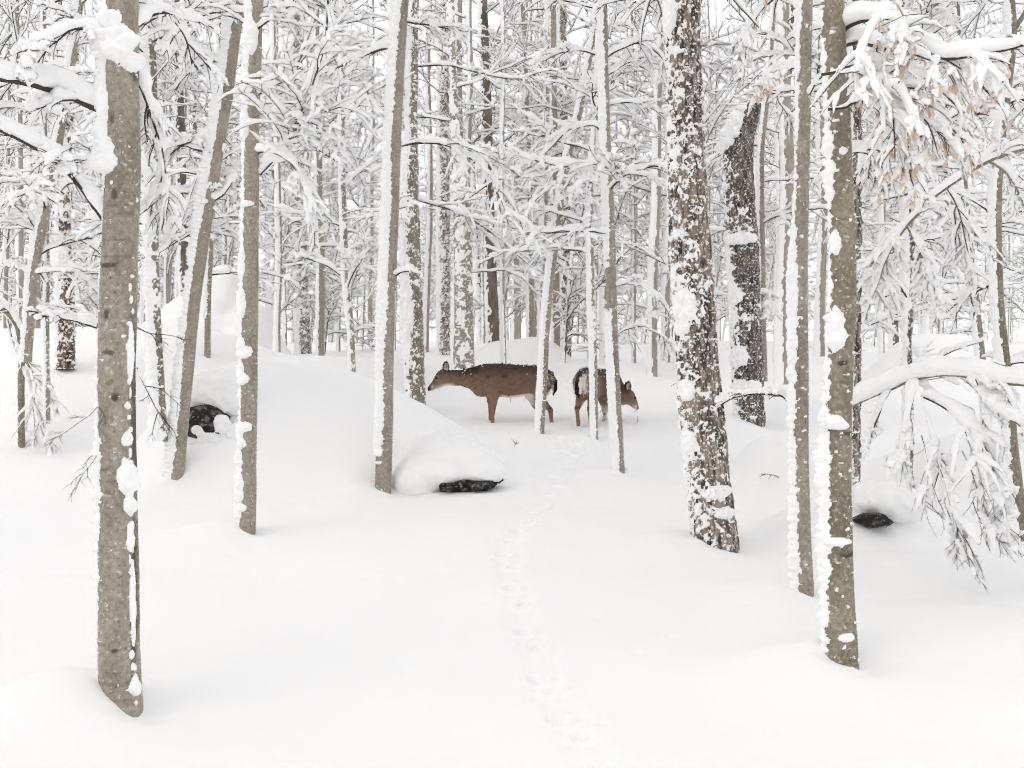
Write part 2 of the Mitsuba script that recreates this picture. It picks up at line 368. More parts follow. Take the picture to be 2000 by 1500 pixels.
def loads(N, K, rng, w, h, start=0.75, end=0.25):
    prof = np.interp(np.linspace(0, 1, K), [0, 0.2, 0.75, 1], [start, 1, 0.85, end])
    base = rng.uniform(0.65, 1.35, (N, 1)) * rng.uniform(0.75, 1.3, (N, K))
    return w * prof * base, h * prof * base * rng.uniform(0.8, 1.25, (N, K))

def add_branch(parent, pts, rng, r0=0.012, r1=0.004, snow=(0.045, 0.09), n2=9, n3=5, ratio=0.42, tw_snow=(0.024, 0.037), fine=0.03, droop=0.5, n4=0, bare=0.0, name='branch',
               mat='twig_bark', leaves=0, plane=0.25, second=0.0044, ang=(28, 58), lo=0.15, lab=None, roll=False, tip0=False):
    """one branch with its side shoots, as one part, its snow as a sub-part, and dry leaves as sub-parts"""
    n2, n3 = n2 + 1, n3 + 2
    P = np.asarray(pts, float)
    L = plen(P)
    K = max(8, int(L / fine))
    P = resample(P, K)
    P = P + 0.012 * (np.stack([fb(np.stack([np.linspace(0, L, K) * 4, np.full(K, 7.3 * a), np.full(K, P[0, 0] * 9)], -1), 2, a) for a in range(3)], -1) - 0.5)
    t = np.linspace(0, 1, K)
    wood = [tubes(P[None], (r0 + (r1 - r0) * t)[None], 7)]
    w = np.interp(t, [0, 0.06, 0.8, 1], [0.45, 1, 0.75, 0.3])
    if tip0: w = np.interp(t, [0, 0.12, 0.35, 0.8, 1], [0.08, 0.22, 1, 0.75, 0.3])
    lump = (0.75 if roll else 0.25) + (0.55 if roll else 1.5) * fb(np.stack([np.linspace(0, L, K) * 5.5, np.full(K, P[0, 0] * 3.1), np.full(K, P[0, 2])], -1), 2, 3)
    sn = [snow_tubes(P[None], (0.85 * snow[0] * w * lump)[None], (0.85 * snow[1] * w * lump)[None], 10, 0.3 if roll else 0.7, 3)]
    k2 = children(P[::max(1, K // 14)], rng, n2, ang, lo, ratio, 7, droop, plane) if n2 else []
    k3, k4 = [], []
    for c in k2:
        k3 += children(c, rng, n3, (25, 58), 0.12, 0.55, 5, droop, 0.4)
    for c in (k3 if n4 else ()):
        k4 += children(c, rng, n4, (25, 58), 0.2, 0.55, 4, droop, 0.4)
    for kids, rr, ss in ((k2, second, 1.35), (k3, second * 0.55, 0.9), (k4, second * 0.42, 0.6)):
        if not kids: continue
        Q = np.array(kids); N, KK = Q.shape[:2]
        wood.append(tubes(Q, np.broadcast_to(rr * np.linspace(1, 0.55, KK), (N, KK)) * rng.uniform(0.8, 1.15, (N, 1)), 4))
        keep = rng.uniform(size=N) >= bare
        if keep.any():
            Qs = np.stack([resample(x, KK * 2) for x in Q[keep]])
            W, H = loads(len(Qs), KK * 2, rng, tw_snow[0] * ss, tw_snow[1] * ss)
            sn.append(snow_tubes(Qs, W, H, 7, 0.45, 5, 25))
    k = put(parent, name, join(wood), mat, label=lab)
    put(k, 'snow', join(sn), 'snow')
    ends = k4 or k3 or k2
    for i in range(int(leaves * 1.7)):
        c = ends[rng.integers(len(ends))]
        put(k, 'leaf', leaf_mesh(c[rng.integers(1, len(c))], rng), 'dry_leaf', smooth=True)
    return k
def leaf_mesh(p, rng):
    """one curled beech leaf hanging from a twig"""
    L, W = rng.uniform(0.04, 0.08), rng.uniform(0.008, 0.015)
    n = 6
    u = np.linspace(0, 1, n)
    w = W * np.sin(np.pi * np.clip(u, 0.02, 0.985)) ** 0.8
    az, curl = rng.uniform(0, 2 * np.pi), rng.uniform(-1.0, 1.0)
    x = 0.35 * L * np.sin(u * 1.6 + curl) - 0.35 * L * math.sin(curl)
    z = -L * u * rng.uniform(0.75, 1)
    fold = rng.uniform(0.3, 0.9)
    V = []
    for k in (-1, 0, 1):
        V.append(np.stack([x + (abs(k) * w * fold), k * w * (1 - 0.3 * fold), z], -1))
    V = np.stack(V, 1).reshape(-1, 3)
    c, s = math.cos(az), math.sin(az)
    V = V @ np.array([[c, s, 0], [-s, c, 0], [0, 0, 1]]) + p
    return V, grid_faces(n, 3)

def crown_meshes(r, P, zlo, zhi, nl, L, n2=7, n3=4, snow_k=1.0, fine=1.0):
    """limbs, shoots and twigs all round a trunk P between two heights, and the snow on them"""
    l1, l2, l3 = [], [], []
    for a in range(nl):
        z = zlo + (zhi - zlo) * ((a + r.uniform()) / nl) ** 1.15
        p = np.array([np.interp(z, P[:, 2], P[:, k]) for k in range(3)])
        az = a * 2.4 + r.normal(0, 0.7); el = r.uniform(0.1, 1.2)
        ll = 1.25 * L * r.uniform(0.3, 1.4) * (1 - 0.3 * min(1, (z - P[0, 2]) / 14))
        c = curve(p, [math.cos(az) * math.cos(el), math.sin(az) * math.cos(el), math.sin(el)], ll, 8, r, 0.19, r.uniform(-0.5, 0.9))
        l1.append(c)
        k2 = children(c, r, n2, (22, 58), 0.15, 0.55, 6, 0.35, 0.5, 0.15)
        l2 += k2
        for x in k2: l3 += children(x, r, n3, (22, 60), 0.1, 0.6, 4, 0.3, 0.5, 0.16, minlen=0.10)
    wood, sn = [], []
    for kids, rad, w, h in ((l1, 0.010, 0.038, 0.064), (l2, 0.0056, 0.025, 0.044), (l3, 0.0045, 0.020, 0.036)):
        Q = np.array(kids); N, K = Q.shape[:2]
        shown = r.uniform(size=N) < (fine if kids is l3 else 1)
        wood.append(tubes(Q[shown], np.broadcast_to(rad * np.linspace(1, 0.6, K), (N, K))[shown], 3))
        keep = ~shown | (r.uniform(size=N) < 0.86)
        Qk = Q[keep]
        W, Hh = loads(len(Qk), K, r, w * snow_k, h * snow_k)
        sn.append(snow_tubes(Qk, W, Hh, 4, lift=0.52))
    bare = []
    for x in l2 + l3:
        if r.uniform() < 0.22: bare += children(x, r, 1, (25, 70), 0.2, 0.5, 4, 0.2, 0.6, 0.18, minlen=0.16)
    if bare:
        Q = np.array(bare)
        wood.append(tubes(Q, np.broadcast_to(0.0048 * np.linspace(1, 0.6, 4), Q.shape[:2]), 3))
    return join(wood), join(sn)

def pix(pts, d):
    """photograph points (x, y[, metres nearer or farther]) at a distance -> world"""
    return np.array([at(p[0], p[1], d + (p[2] if len(p) > 2 else 0)) for p in pts])
# ------------------------------------------------------------------ the trees one can tell apart: where they stand
# (photograph x, y, width) from the foot up; d = metres from the camera, None where the foot on the snow tells it
TREES = []
def spec(label, pts, d=None, drift=(0.16, 0.16), **kw):
    b = at_ground(pts[0][0], pts[0][1]) if d is None else at(pts[0][0], pts[0][1], d)
    d = b[1]
    P = np.array([at(x, y, d) for x, y, w in pts]); R = np.array([w / 2 / FPX * d for x, y, w in pts])
    if drift[1] and pts[0][1] > 800:
        DRIFTS.append((P[0][0] - R[0] * 1.3 - 0.16, d - 0.04, 0.16 + R[0] + drift[0], drift[1] * 0.8))
        DRIFTS.append((P[0][0] + R[0] * 1.1, d - R[0] * 0.6, R[0] * 1.1 + 0.04, -0.35 * drift[1]))
    TREES.append(dict(label=label, P=P, R=R, d=d, kw=kw, top=pts[-1][1] <= 0))
    return len(TREES) - 1

BIG = spec('thick smooth pale beech with two clumps of snow high on its trunk', [(236, 1392, 82), (233, 1250, 78), (230, 1000, 74), (228, 700, 72), (234, 500, 70), (240, 300, 66), (237, 0, 64)], mat='big_beech_bark', ds=0.014, dth=0.012,
           edge=0.86, tmax=0.045, speck=0.80, speck_t=0.010, seed=3, drift=(0.13, 0.27), flare=0.0, wind=182,
           lumps_px=[(85, 212, 48, 48, 0.06), (98, 278, 40, 62, 0.055), (128, 322, 22, 40, 0.045), (52, 240, 22, 50, 0.035), (316, 218, 38, 52, 0.065), (935, 318, 36, 32, 0.04), (985, 325, 20, 22, 0.028), (860, 320, 14, 18, 0.02), (1050, 325, 30, 14, 0.02), (700, 332, 60, 12, 0.012), (1340, 330, 18, 18, 0.02), (230, 200, 110, 34, 0.045), (1190, 330, 90, 9, 0.012)] + [(y, 322 + 14 * ((y * 7) % 13) / 13, 4 + (y * 5) % 9, 4 + (y * 3) % 7, 0.006) for y in range(540, 1380, 23)])
LEAN = spec('slender beech leaning right beside the dark rock, a fringe of snow along its trunk', [(345, 930, 27), (360, 780, 25), (378, 600, 25), (410, 380, 25), (440, 200, 24), (468, 0, 24)], mat='beech_bark', seed=5, edge=0.50, tmax=0.085, speck=0.79, wind=183, drift=(0.1, 0.14), ds=0.016, dth=0.012)
SEC = spec('straight slim beech with short ledges of snow, standing before the snowy boulder', [(482, 1045, 33), (485, 850, 32), (488, 600, 33), (491, 300, 30), (501, 0, 27)], mat='beech_bark', seed=8, edge=0.72, tmax=0.045, speck=0.80, wind=184, drift=(0.1, 0.14), ds=0.014, dth=0.012,
           lumps_px=[(690, 240, 13, 66, 0.032), (680, 215, 22, 42, 0.035), (742, 228, 12, 58, 0.032), (730, 210, 22, 40, 0.03), (836, 240, 11, 68, 0.030), (866, 226, 10, 52, 0.028), (850, 208, 30, 38, 0.03), (960, 215, 34, 45, 0.04), (990, 230, 10, 52, 0.02), (600, 210, 40, 45, 0.035), (520, 205, 30, 40, 0.03), (80, 250, 40, 55, 0.05), (400, 240, 7, 70, 0.02), (180, 220, 30, 60, 0.04), (250, 215, 36, 48, 0.035)])
MIDL = spec('slim beech with its snowy side towards us, rising from the mound left of the deer', [(748, 962, 31), (752, 820, 31), (754, 700, 30), (758, 560, 30), (764, 420, 29), (770, 250, 29), (785, 0, 27)], mat='beech_bark', seed=12, edge=0.30, tmax=0.040, speck=0.78, wind=199, drift=(0.1, 0.10), ds=0.014, dth=0.012, bare_px=[(930, 34)])
OAKL = spec('stout dark trunk powdered with snow just behind the walking deer\'s nose', [(810, 772, 40), (805, 600, 41), (799, 400, 40), (803, 250, 26), (806, 0, 24)], d=15.9, mat='olive_bark', kind='furrow', seed=21, edge=0.6, tmax=0.03, speck=0.66, speck_t=0.015, cover=(0.36, 17), drift=(0, 0), wind=215)
BACKM = spec('blotched trunk half wrapped in snow behind the walking deer\'s back', [(906, 735, 40), (905, 560, 36), (902, 410, 34), (888, 250, 17), (880, 0, 15)], d=18.6, mat='beech_bark', seed=24, edge=0.98, tmax=0.03, speck=0.68, speck_t=0.014, drift=(0, 0), wind=250, cover=(0.42, 11))
FRONT = spec('thin snow-plastered tree in front of the walking deer\'s haunch', [(1054, 846, 17), (1060, 740, 18), (1068, 600, 18), (1083, 470, 18), (1103, 330, 17), (1128, 230, 14), (1150, 120, 12), (1175, 0, 10)], mat='beech_bark', seed=27, edge=0.28, tmax=0.018, speck=0.7, wind=196, drift=(0.06, 0.07))
THIN = spec('thinnest snow-plastered stem, crossing the rump of the browsing deer', [(1161, 836, 14), (1160, 740, 14), (1155, 600, 14), (1152, 400, 12), (1165, 200, 10), (1172, 0, 9)], d=14.3, mat='beech_bark', seed=30, edge=0.2, tmax=0.015, speck=0.66, wind=200, drift=(0.05, 0.05), cover=(0.36, 12))
RIGHTM = spec('tall thin beech whose snow hides the browsing deer\'s shoulder', [(1210, 925, 20), (1203, 800, 22), (1197, 680, 22), (1191, 450, 21), (1183, 250, 18), (1178, 0, 16)], mat='beech_bark', seed=33, edge=0.24, tmax=0.026, speck=0.70, wind=199, drift=(0.08, 0.08), ds=0.014, dth=0.012, bare_px=[(560, 40)])
OAK = spec('thickest tree, with dark furrowed bark flecked all over with snow', [(1397, 1072, 92), (1388, 980, 88), (1370, 800, 86), (1356, 600, 82), (1347, 450, 79), (1339, 200, 69), (1333, 0, 67)], mat='furrowed_bark', kind='furrow', seed=41, edge=1.05, tmax=0.03, speck=0.74, speck_t=0.02, cover=(0.37, 24), wind=190, ds=0.013, dth=0.010, drift=(0.2, 0.16), flare=0.05,
           lumps_px=[(600, 225, 34, 42, 0.03), (640, 215, 20, 30, 0.025), (960, 285, 14, 40, 0.03), (1000, 300, 12, 34, 0.025), (760, 220, 22, 26, 0.025), (860, 215, 26, 26, 0.025), (40, 200, 40, 40, 0.03)])
SNAG = spec('broken-topped dead trunk with a hooked dark stub and a cap of snow', [(1465, 832, 58), (1460, 720, 60), (1455, 600, 62), (1448, 440, 62), (1441, 310, 58), (1450, 265, 46), (1466, 225, 36), (1476, 200, 22)], mat='snag_bark', bare_px=[(225, 70)], kind='furrow', seed=44, edge=0.95, tmax=0.05, speck=0.74, speck_t=0.018, cover=(0.32, 19), wind=185, drift=(0.25, 0.22),
            lumps_px=[(262, 165, 52, 75, 0.11), (470, 250, 12, 80, 0.03), (580, 215, 20, 40, 0.025), (700, 220, 22, 46, 0.03), (755, 240, 12, 80, 0.04)])
SLIM = spec('slim grey beech next to the taller right-hand trunk, a snow fringe down one side', [(1570, 1168, 38), (1566, 1050, 35), (1562, 800, 34), (1562, 550, 31), (1568, 300, 28), (1573, 0, 28)], mat='beech_bark', seed=47, edge=0.72, tmax=0.04, speck=0.72, wind=182, drift=(0.10, 0.14), ds=0.013, dth=0.011)
TALL = spec('olive-brown beech with a long ragged snow edge and knots, nearest on the right side', [(1642, 1302, 66), (1637, 1150, 60), (1634, 900, 56), (1641, 700, 54), (1646, 550, 52), (1640, 300, 47), (1626, 0, 47)], mat='tall_beech_bark', seed=50, edge=0.92, tmax=0.05, speck=0.72, speck_t=0.010, wind=180, drift=(0.10, 0.16), ds=0.013, dth=0.011,
            lumps_px=[(655, 232, 42, 42, 0.05), (828, 240, 15, 60, 0.05), (1055, 250, 9, 62, 0.03), (300, 268, 8, 20, 0.02), (480, 225, 26, 26, 0.03), (1240, 280, 9, 30, 0.012)])
DARKB = spec('dark furrowed trunk half hidden behind the olive-brown beech', [(1668, 900, 26), (1670, 600, 24), (1672, 350, 24), (1668, 0, 22)], d=11.5, mat='furrowed_bark', kind='furrow', seed=53, edge=0.6, tmax=0.02, speck=0.68, cover=(0.25, 18), drift=(0, 0))
FORK = spec('crooked brown stem forking near the top, snow lining its concave side', [(1992, 1005, 24), (1976, 860, 22), (1963, 720, 22), (1950, 580, 20), (1946, 420, 20), (1953, 290, 19), (1966, 170, 19), (1977, 60, 18), (1974, 0, 16)], d=9.0, mat='olive_bark', seed=56, edge=0.55, tmax=0.035, speck=0.80, wind=185, drift=(0, 0), ds=0.016)
BENTL = spec('small bare trunk of the snow-bowed sapling beside the big beech', [(42, 872, 13), (41, 780, 13), (42, 690, 12), (36, 645, 11), (14, 612, 9), (-40, 590, 8)], mat='olive_bark', seed=59, edge=0.7, tmax=0.025, speck=0.8, drift=(0.06, 0.06))
ROTTEN = spec('rotten reddish-brown dead trunk split by snow, behind the big beech', [(128, 664, 32), (127, 560, 29), (124, 430, 28), (124, 330, 28), (130, 200, 34), (140, 120, 26), (146, 40, 18)], d=15.5, mat='rotten_bark', kind='furrow', seed=62, edge=0.7, tmax=0.07, speck=0.60, speck_t=0.03, cover=(0.40, 9), drift=(0, 0),
              lumps_px=[(180, 230, 50, 70, 0.10), (500, 240, 45, 80, 0.10), (300, 260, 30, 80, 0.08), (610, 240, 20, 80, 0.07), (90, 250, 20, 80, 0.07)])
MOSSY = spec('mossy snow-blotched trunk just right of the big beech', [(310, 782, 24), (303, 640, 24), (298, 500, 24), (297, 300, 24), (294, 140, 24), (291, 0, 22)], d=11.0, mat='olive_bark', seed=65, edge=0.5, tmax=0.06, speck=0.66, speck_t=0.02, wind=230, cover=(0.42, 9), drift=(0, 0))
LEFTLEAN = spec('leaning pale stem with snow on its upper side, left of the big beech', [(58, 640, 16), (66, 540, 18), (92, 400, 18), (120, 250, 15), (150, 60, 13), (158, 0, 12)], d=13.0, mat='beech_bark', seed=68, edge=0.3, tmax=0.05, speck=0.7, drift=(0, 0))
WHITE = spec('thin all-white stem left of the big beech on the smooth slope', [(92, 762, 10), (91, 640, 10), (92, 500, 9), (88, 250, 8), (86, 0, 8)], d=13.5, mat='beech_bark', seed=71, edge=0.0, tmax=0.014, speck=0.6, drift=(0, 0))
BOULDERSTEM = spec('short thin stem in front of the tall snow-covered boulder', [(405, 698, 12), (406, 600, 12), (410, 500, 12), (420, 300, 10), (432, 0, 9)], d=16.5, mat='beech_bark', seed=74, edge=0.0, tmax=0.035, speck=0.66, drift=(0, 0), bare_px=[(660, 40)])
DARKC = spec('dark straight trunk behind the two deer, paired with a tan stem', [(1104, 700, 22), (1104, 500, 24), (1100, 250, 20), (1097, 0, 18)], d=22.0, mat='furrowed_bark', kind='furrow', seed=77, edge=0.6, tmax=0.02, speck=0.66, speck_t=0.02, cover=(0.30, 14), drift=(0, 0))
TANC = spec('tan smooth stem touching the dark straight trunk behind the deer', [(1086, 698, 16), (1085, 500, 15), (1083, 300, 13), (1080, 0, 12)], d=21.0, mat='beech_bark', seed=80, edge=0.65, tmax=0.03, speck=0.75, drift=(0, 0))
ASHC = spec('dark trunk peppered with fine snow behind the blotched trunk', [(866, 690, 26), (866, 500, 27), (866, 250, 24), (868, 0, 22)], d=24.0, mat='furrowed_bark', kind='furrow', seed=83, edge=0.5, tmax=0.02, speck=0.6, cover=(0.46, 18), drift=(0, 0))
SNOWYL = spec('thin crooked birch-like stem blotched with snow at the mound\'s crest', [(689, 722, 11), (686, 640, 11), (677, 560, 12), (672, 430, 12), (668, 300, 10), (670, 0, 9)], d=16.5, mat='beech_bark', seed=86, edge=0.3, tmax=0.03, speck=0.58, cover=(0.44, 13), drift=(0, 0))
PAIRL = spec('grey stem with a bare lower trunk, beyond the mound\'s crest', [(626, 690, 14), (627, 560, 15), (624, 400, 13), (618, 0, 11)], d=21.0, mat='beech_bark', seed=89, edge=0.4, tmax=0.03, speck=0.75, drift=(0, 0))
SPECKL = spec('speckled dark trunk widening at its foot, beyond the mound\'s crest', [(592, 684, 30), (588, 560, 28), (584, 400, 26), (578, 0, 22)], d=25.0, mat='furrowed_bark', kind='furrow', seed=92, edge=0.4, tmax=0.02, speck=0.6, cover=(0.46, 14), drift=(0, 0), flare=0.3)
PALEC = spec('pale straight stem right behind the walking deer\'s rump', [(1037, 668, 15), (1036, 500, 15), (1032, 300, 12), (1020, 0, 11)], d=24.0, mat='beech_bark', seed=95, edge=0.5, tmax=0.03, speck=0.75, drift=(0, 0))
THINR = spec('thin tan stem close to the broken-topped trunk', [(1491, 690, 13), (1488, 520, 14), (1486, 330, 13), (1500, 170, 10), (1514, 0, 8)], d=16.0, mat='beech_bark', seed=98, edge=0.6, tmax=0.03, speck=0.7, drift=(0, 0))
FARR = spec('brown leaning stem among the twigs behind the bowed sapling', [(1916, 700, 17), (1906, 600, 16), (1893, 480, 13), (1880, 300, 12), (1870, 0, 10)], d=15.0, mat='olive_bark', seed=101, edge=0.5, tmax=0.03, speck=0.75, drift=(0, 0))
STUB = spec('short dark stub under the bowed sapling, wrapped in snow', [(1778, 880, 14), (1778, 820, 15), (1774, 700, 14), (1776, 500, 22), (1770, 300, 16), (1762, 0, 12)], d=11.5, mat='furrowed_bark', kind='furrow', seed=104, edge=0.4, tmax=0.05, speck=0.6, speck_t=0.02, cover=(0.4, 10), drift=(0, 0))

# crumbs of snow and small melt pits round the trunks' feet, and pits under the branches
_r = np.random.default_rng(17)
for t in TREES:
    if t['P'][0][2] < 1.3 and t['d'] < 13:
        for _ in range(9):
            a = _r.uniform(0, 2 * np.pi); q = t['R'][0] * _r.uniform(1.0, 1.7) + 0.02
            DRIFTS.append((t['P'][0][0] + q * math.cos(a), t['d'] + q * math.sin(a), _r.uniform(0.03, 0.07), _r.uniform(-0.015, 0.035)))
for _ in range(90):
    x, y = _r.uniform(-2.6, 3.6), _r.uniform(4.2, 10.5)
    TRAIL.append((x, y, _r.uniform(0.02, 0.05), _r.uniform(0.006, 0.018)))
for x, y in ((1172, 1500), (1140, 1440), (1092, 1408), (1080, 1350), (1052, 1330), (1050, 1265), (1022, 1235), (1026, 1180), (1000, 1150), (1004, 1108), (984, 1085), (1000, 1060), (1010, 1038), (1035, 1022), (1040, 1000), (1062, 985), (1075, 965), (1090, 950),
             (1098, 930), (1088, 912), (1112, 908), (1122, 890), (1100, 880), (1075, 872), (1130, 868), (1095, 860), (1140, 878)):
    p = at_ground(x, y)
    TRAIL.append((p[0], p[1], 0.048, 0.085))

for x, y in ((1185, 1560), (1150, 1470), (1105, 1420), (1070, 1345), (1045, 1270), (1022, 1200), (998, 1130), (992, 1085), (1005, 1045), (1035, 1010), (1068, 975), (1095, 935), (1112, 900)):
    GROOVE.append(at_ground(x, y)[:2])

# ------------------------------------------------------------------ ground
def steps(*runs):
    out = [runs[0][0]]
    for a, b, s in runs:
        n = max(1, int(round((b - a) / s)))
        out += list(a + (b - a) * (np.arange(1, n + 1) / n))
    return np.array(out)
gx = steps((-110, -60, 10), (-60, -16, 2), (-16, -6, 0.2), (-6, -1.2, 0.05), (-1.2, -0.4, 0.04), (-0.4, 1.3, 0.02), (1.3, 1.6, 0.04), (1.6, 6, 0.05), (6, 16, 0.2), (16, 60, 2), (60, 110, 10))
gy = steps((-60, -4, 4), (-4, 3, 0.5), (3, 13, 0.026), (13, 14, 0.04), (14, 18, 0.07), (18, 30, 0.2), (30, 70, 0.6), (70, 160, 10))
GX, GY = np.meshgrid(gx, gy, indexing='ij')
GZ = ground(GX, GY)
P3 = np.stack([GX, GY, 0 * GX], -1)
GZ = GZ + 0.006 * (fb(P3 * 5.0, 2, 77) - 0.5) * np.exp(-np.maximum(GY - 14, 0) / 20)
gf = grid_faces(len(gx), len(gy))
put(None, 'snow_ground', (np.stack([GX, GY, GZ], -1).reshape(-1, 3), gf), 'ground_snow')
labels['snow_ground'] = {'label': 'deep smooth snow covering the forest floor, with a line of deer tracks', 'kind': 'structure'}

# ------------------------------------------------------------------ boulders under the snow
def boulder(label, rock, cap, h=0.03, rough=0.05, group=None):
    """rock, cap: lists of (centre, radii) blobs, the cap's joined smoothly"""
    t = thing('boulder', label, 'boulder', group)
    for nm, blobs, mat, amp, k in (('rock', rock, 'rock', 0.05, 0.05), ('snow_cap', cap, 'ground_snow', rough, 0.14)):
        if not blobs: continue
        c = np.array([b[0] for b in blobs]); r = np.array([b[1] for b in blobs])
        G = grid3((c - r).min(0) - 0.15, (c + r).max(0) + 0.15, h)
        F = None
        for cc, rr in blobs:
            q = (G - cc) / rr
            f = (np.linalg.norm(q, axis=-1) - 1) * np.min(rr)
            F = f if F is None else smin(F, f, k)
        F = F + amp * (fb(G * 4.5, 3, 3) - 0.5) * 2 + amp * 0.9 * (nz(G * 16, 5) - 0.5)
        put(t, nm, surface_nets(F, G[0, 0, 0], h), mat)
    return t
def blob(px, py, d, rx, ry, rz): return (at(px, py, d), np.array([rx, ry, rz]))
boulder('tall snow-covered boulder rounded like a loaf, far behind the two slim beeches',
        [], [blob(438, 640, 20.2, 0.52, 0.7, 1.05), (at(440, 590, 20.2), np.array([0.44, 0.6, 0.62])), blob(490, 690, 20.1, 0.55, 0.8, 0.95), blob(372, 680, 20.4, 0.62, 0.8, 0.98), blob(325, 715, 20.4, 0.6, 0.8, 1.0), blob(530, 720, 20.1, 0.4, 0.6, 0.5)], h=0.05, rough=0.03)
boulder('dark speckled rock face under a thick snow cap, beside the leaning beech',
        [blob(408, 834, 11.70, 0.28, 0.30, 0.28), blob(455, 812, 11.85, 0.10, 0.16, 0.10)],
        [blob(420, 765, 12.0, 0.44, 0.46, 0.24), blob(395, 775, 11.9, 0.26, 0.3, 0.16), blob(462, 790, 11.8, 0.20, 0.25, 0.14), blob(470, 845, 11.65, 0.14, 0.2, 0.12), blob(388, 838, 11.46, 0.07, 0.08, 0.06), blob(415, 858, 11.45, 0.06, 0.07, 0.04), blob(432, 822, 11.46, 0.05, 0.06, 0.04), blob(372, 866, 11.48, 0.05, 0.06, 0.03)], rough=0.03, h=0.022)
boulder('low dark rock peeping from under a rounded snow lip in the middle of the slope',
        [blob(914, 944, 11.44, 0.29, 0.25, 0.085)],
        [blob(900, 905, 11.65, 0.42, 0.42, 0.20), blob(815, 938, 11.50, 0.27, 0.36, 0.22), blob(862, 890, 11.95, 0.42, 0.5, 0.25), blob(880, 930, 11.32, 0.07, 0.12, 0.05), blob(935, 928, 11.30, 0.06, 0.10, 0.04), blob(968, 925, 11.36, 0.08, 0.12, 0.06)], rough=0.016, h=0.02)
boulder('small dark rock below the bowed sapling, under a lumpy snow cushion',
        [blob(1708, 1014, at_ground(1708, 1028)[1] - 0.02, 0.11, 0.12, 0.045)], [blob(1725, 975, at_ground(1708, 1028)[1] + 0.22, 0.28, 0.33, 0.15), blob(1768, 990, at_ground(1708, 1028)[1] + 0.10, 0.15, 0.18, 0.10)], rough=0.03, h=0.02)

# twigs sticking out of the snow
def stray(label, x, y, L, lean, n):
    r = np.random.default_rng(int(x))
    p = at_ground(x, y); p[2] = ground(p[:1], p[1:2])[0] - 0.03
    c = curve(p, [lean, -0.1, 0.55], L, 7, r, 0.15, 0.5)
    k = [c] + [resample(q, 7) for q in children(c, r, n, (25, 60), 0.3, 0.6, 5, 0.2, 0.5)]
    m = [tubes(np.array(k), np.broadcast_to(0.0045 * np.linspace(1, 0.5, 7), (len(k), 7)), 4)]
    t = thing('fallen_twig', label, 'twig')
    put(t, 'wood', join(m), 'twig_bark')
stray('tiny forked twig poking from the snow below the walking deer', 1002, 872, 0.16, 0.3, 2)
stray('long bent twig lying on the snow ahead of the browsing deer', 1262, 842, 0.50, 1.6, 3)
stray('short twig upright in the snow under the browsing deer\'s muzzle', 1243, 828, 0.14, 0.2, 1)
stray('brown broken branch leaning out of the snow before the thickest trunk', 1306, 755, 0.40, 0.6, 1)
stray('bare twig on the snow beside the slim grey beech', 1530, 930, 0.25, -1.2, 2)

# ------------------------------------------------------------------ the trees themselves
KEYS = []
for t in TREES:
    kw = dict(t['kw']); P, R = t['P'], t['R']
    base = P[0] + (P[0] - P[1]) / np.linalg.norm(P[0] - P[1]) * 0.4
    Pl, Rl = [base, *P], [R[0], *R]
    if t['top']:
        u = unit(P[-1] - P[-2])
        for k in ((1.5, 3.5, 6.0) if t['d'] < 14 else (1.2, 2.6, 4.2)):
            Pl.append(P[-1] + u * k + np.array([0.02 * k * k, 0, 0])); Rl.append(max(0.006, R[-1] * (1 - 0.13 * k)))
    t['base'] = base
    s_of = lambda py: (EYE[2] + (750 - py) / FPX * t['d'] - base[2])
    lum = [(s_of(a), b, c / FPX * t['d'], dd, e) for a, b, c, dd, e in kw.pop('lumps_px', ())]
    bare = [(s_of(a), c / FPX * t['d']) for a, c in kw.pop('bare_px', ())]
    mat = kw.pop('mat')
    ds, dth = kw.pop('ds', 0.025), kw.pop('dth', 0.016)
    key = thing('dead_tree' if 'dead' in t['label'] else 'beech_tree' if 'beech' in t['label'] else 'forest_tree', t['label'], 'tree')
    KEYS.append(key)
    trunk(key, Pl, Rl, mat, lumps=lum, bare=bare, ds=ds, dth=dth, **kw)
    if t['top'] and t['d'] < 14:          # its crown, above what the camera sees
        wood, sn = crown_meshes(np.random.default_rng(len(KEYS)), np.array(Pl), P[-1][2] + 0.5, Pl[-1][2], 15, 2.3, 7, 3)
        k = put(key, 'crown', wood, 'twig_bark'); put(k, 'snow', sn, 'snow')
# ------------------------------------------------------------------ deer
def sections(G, ax, rows, p=2.3):
    """swept body along coordinate ax of G (x, y, z): rows (x, z low, z high, half width)"""
    r = np.array(sorted(rows))
    x = np.clip(G[..., 0], r[0, 0], r[-1, 0])
    lo, hi, w = (PchipInterpolator(r[:, 0], r[:, k])(x) for k in (1, 2, 3))
    h, c = np.maximum((hi - lo) / 2, 0.004), (hi + lo) / 2
    f = ((np.abs((G[..., 2] - c) / h) ** p + np.abs(G[..., 1] / w) ** p) ** (1 / p) - 1) * np.minimum(h, w)
    return np.maximum(f, np.abs(G[..., 0] - x) + np.where(G[..., 0] == x, -9, 0) + np.minimum(f, 0) * 0)
def fur_mesh(F, G, h, seed):
    F = F + 0.006 * (fb(G * [40, 60, 60], 2, seed) - 0.5) + 0.010 * (fb(G * 14, 2, seed + 2) - 0.5)
    V, f = surface_nets(F, G[0, 0, 0], h)
    m = trimesh.Trimesh(V, f, process=False)
    trimesh.smoothing.filter_taubin(m, iterations=4)
    return np.array(m.vertices), np.array(m.faces)
def col(*c): return np.array(c, float)
BROWN, DARK, TAN, CREAM, BLACK = col(0.152, 0.098, 0.069), col(0.032, 0.022, 0.017), col(0.245, 0.152, 0.099), col(0.72, 0.67, 0.62), col(0.012, 0.010, 0.009)
def paint(base, target, m): return base * (1 - m[:, None]) + target * m[:, None]
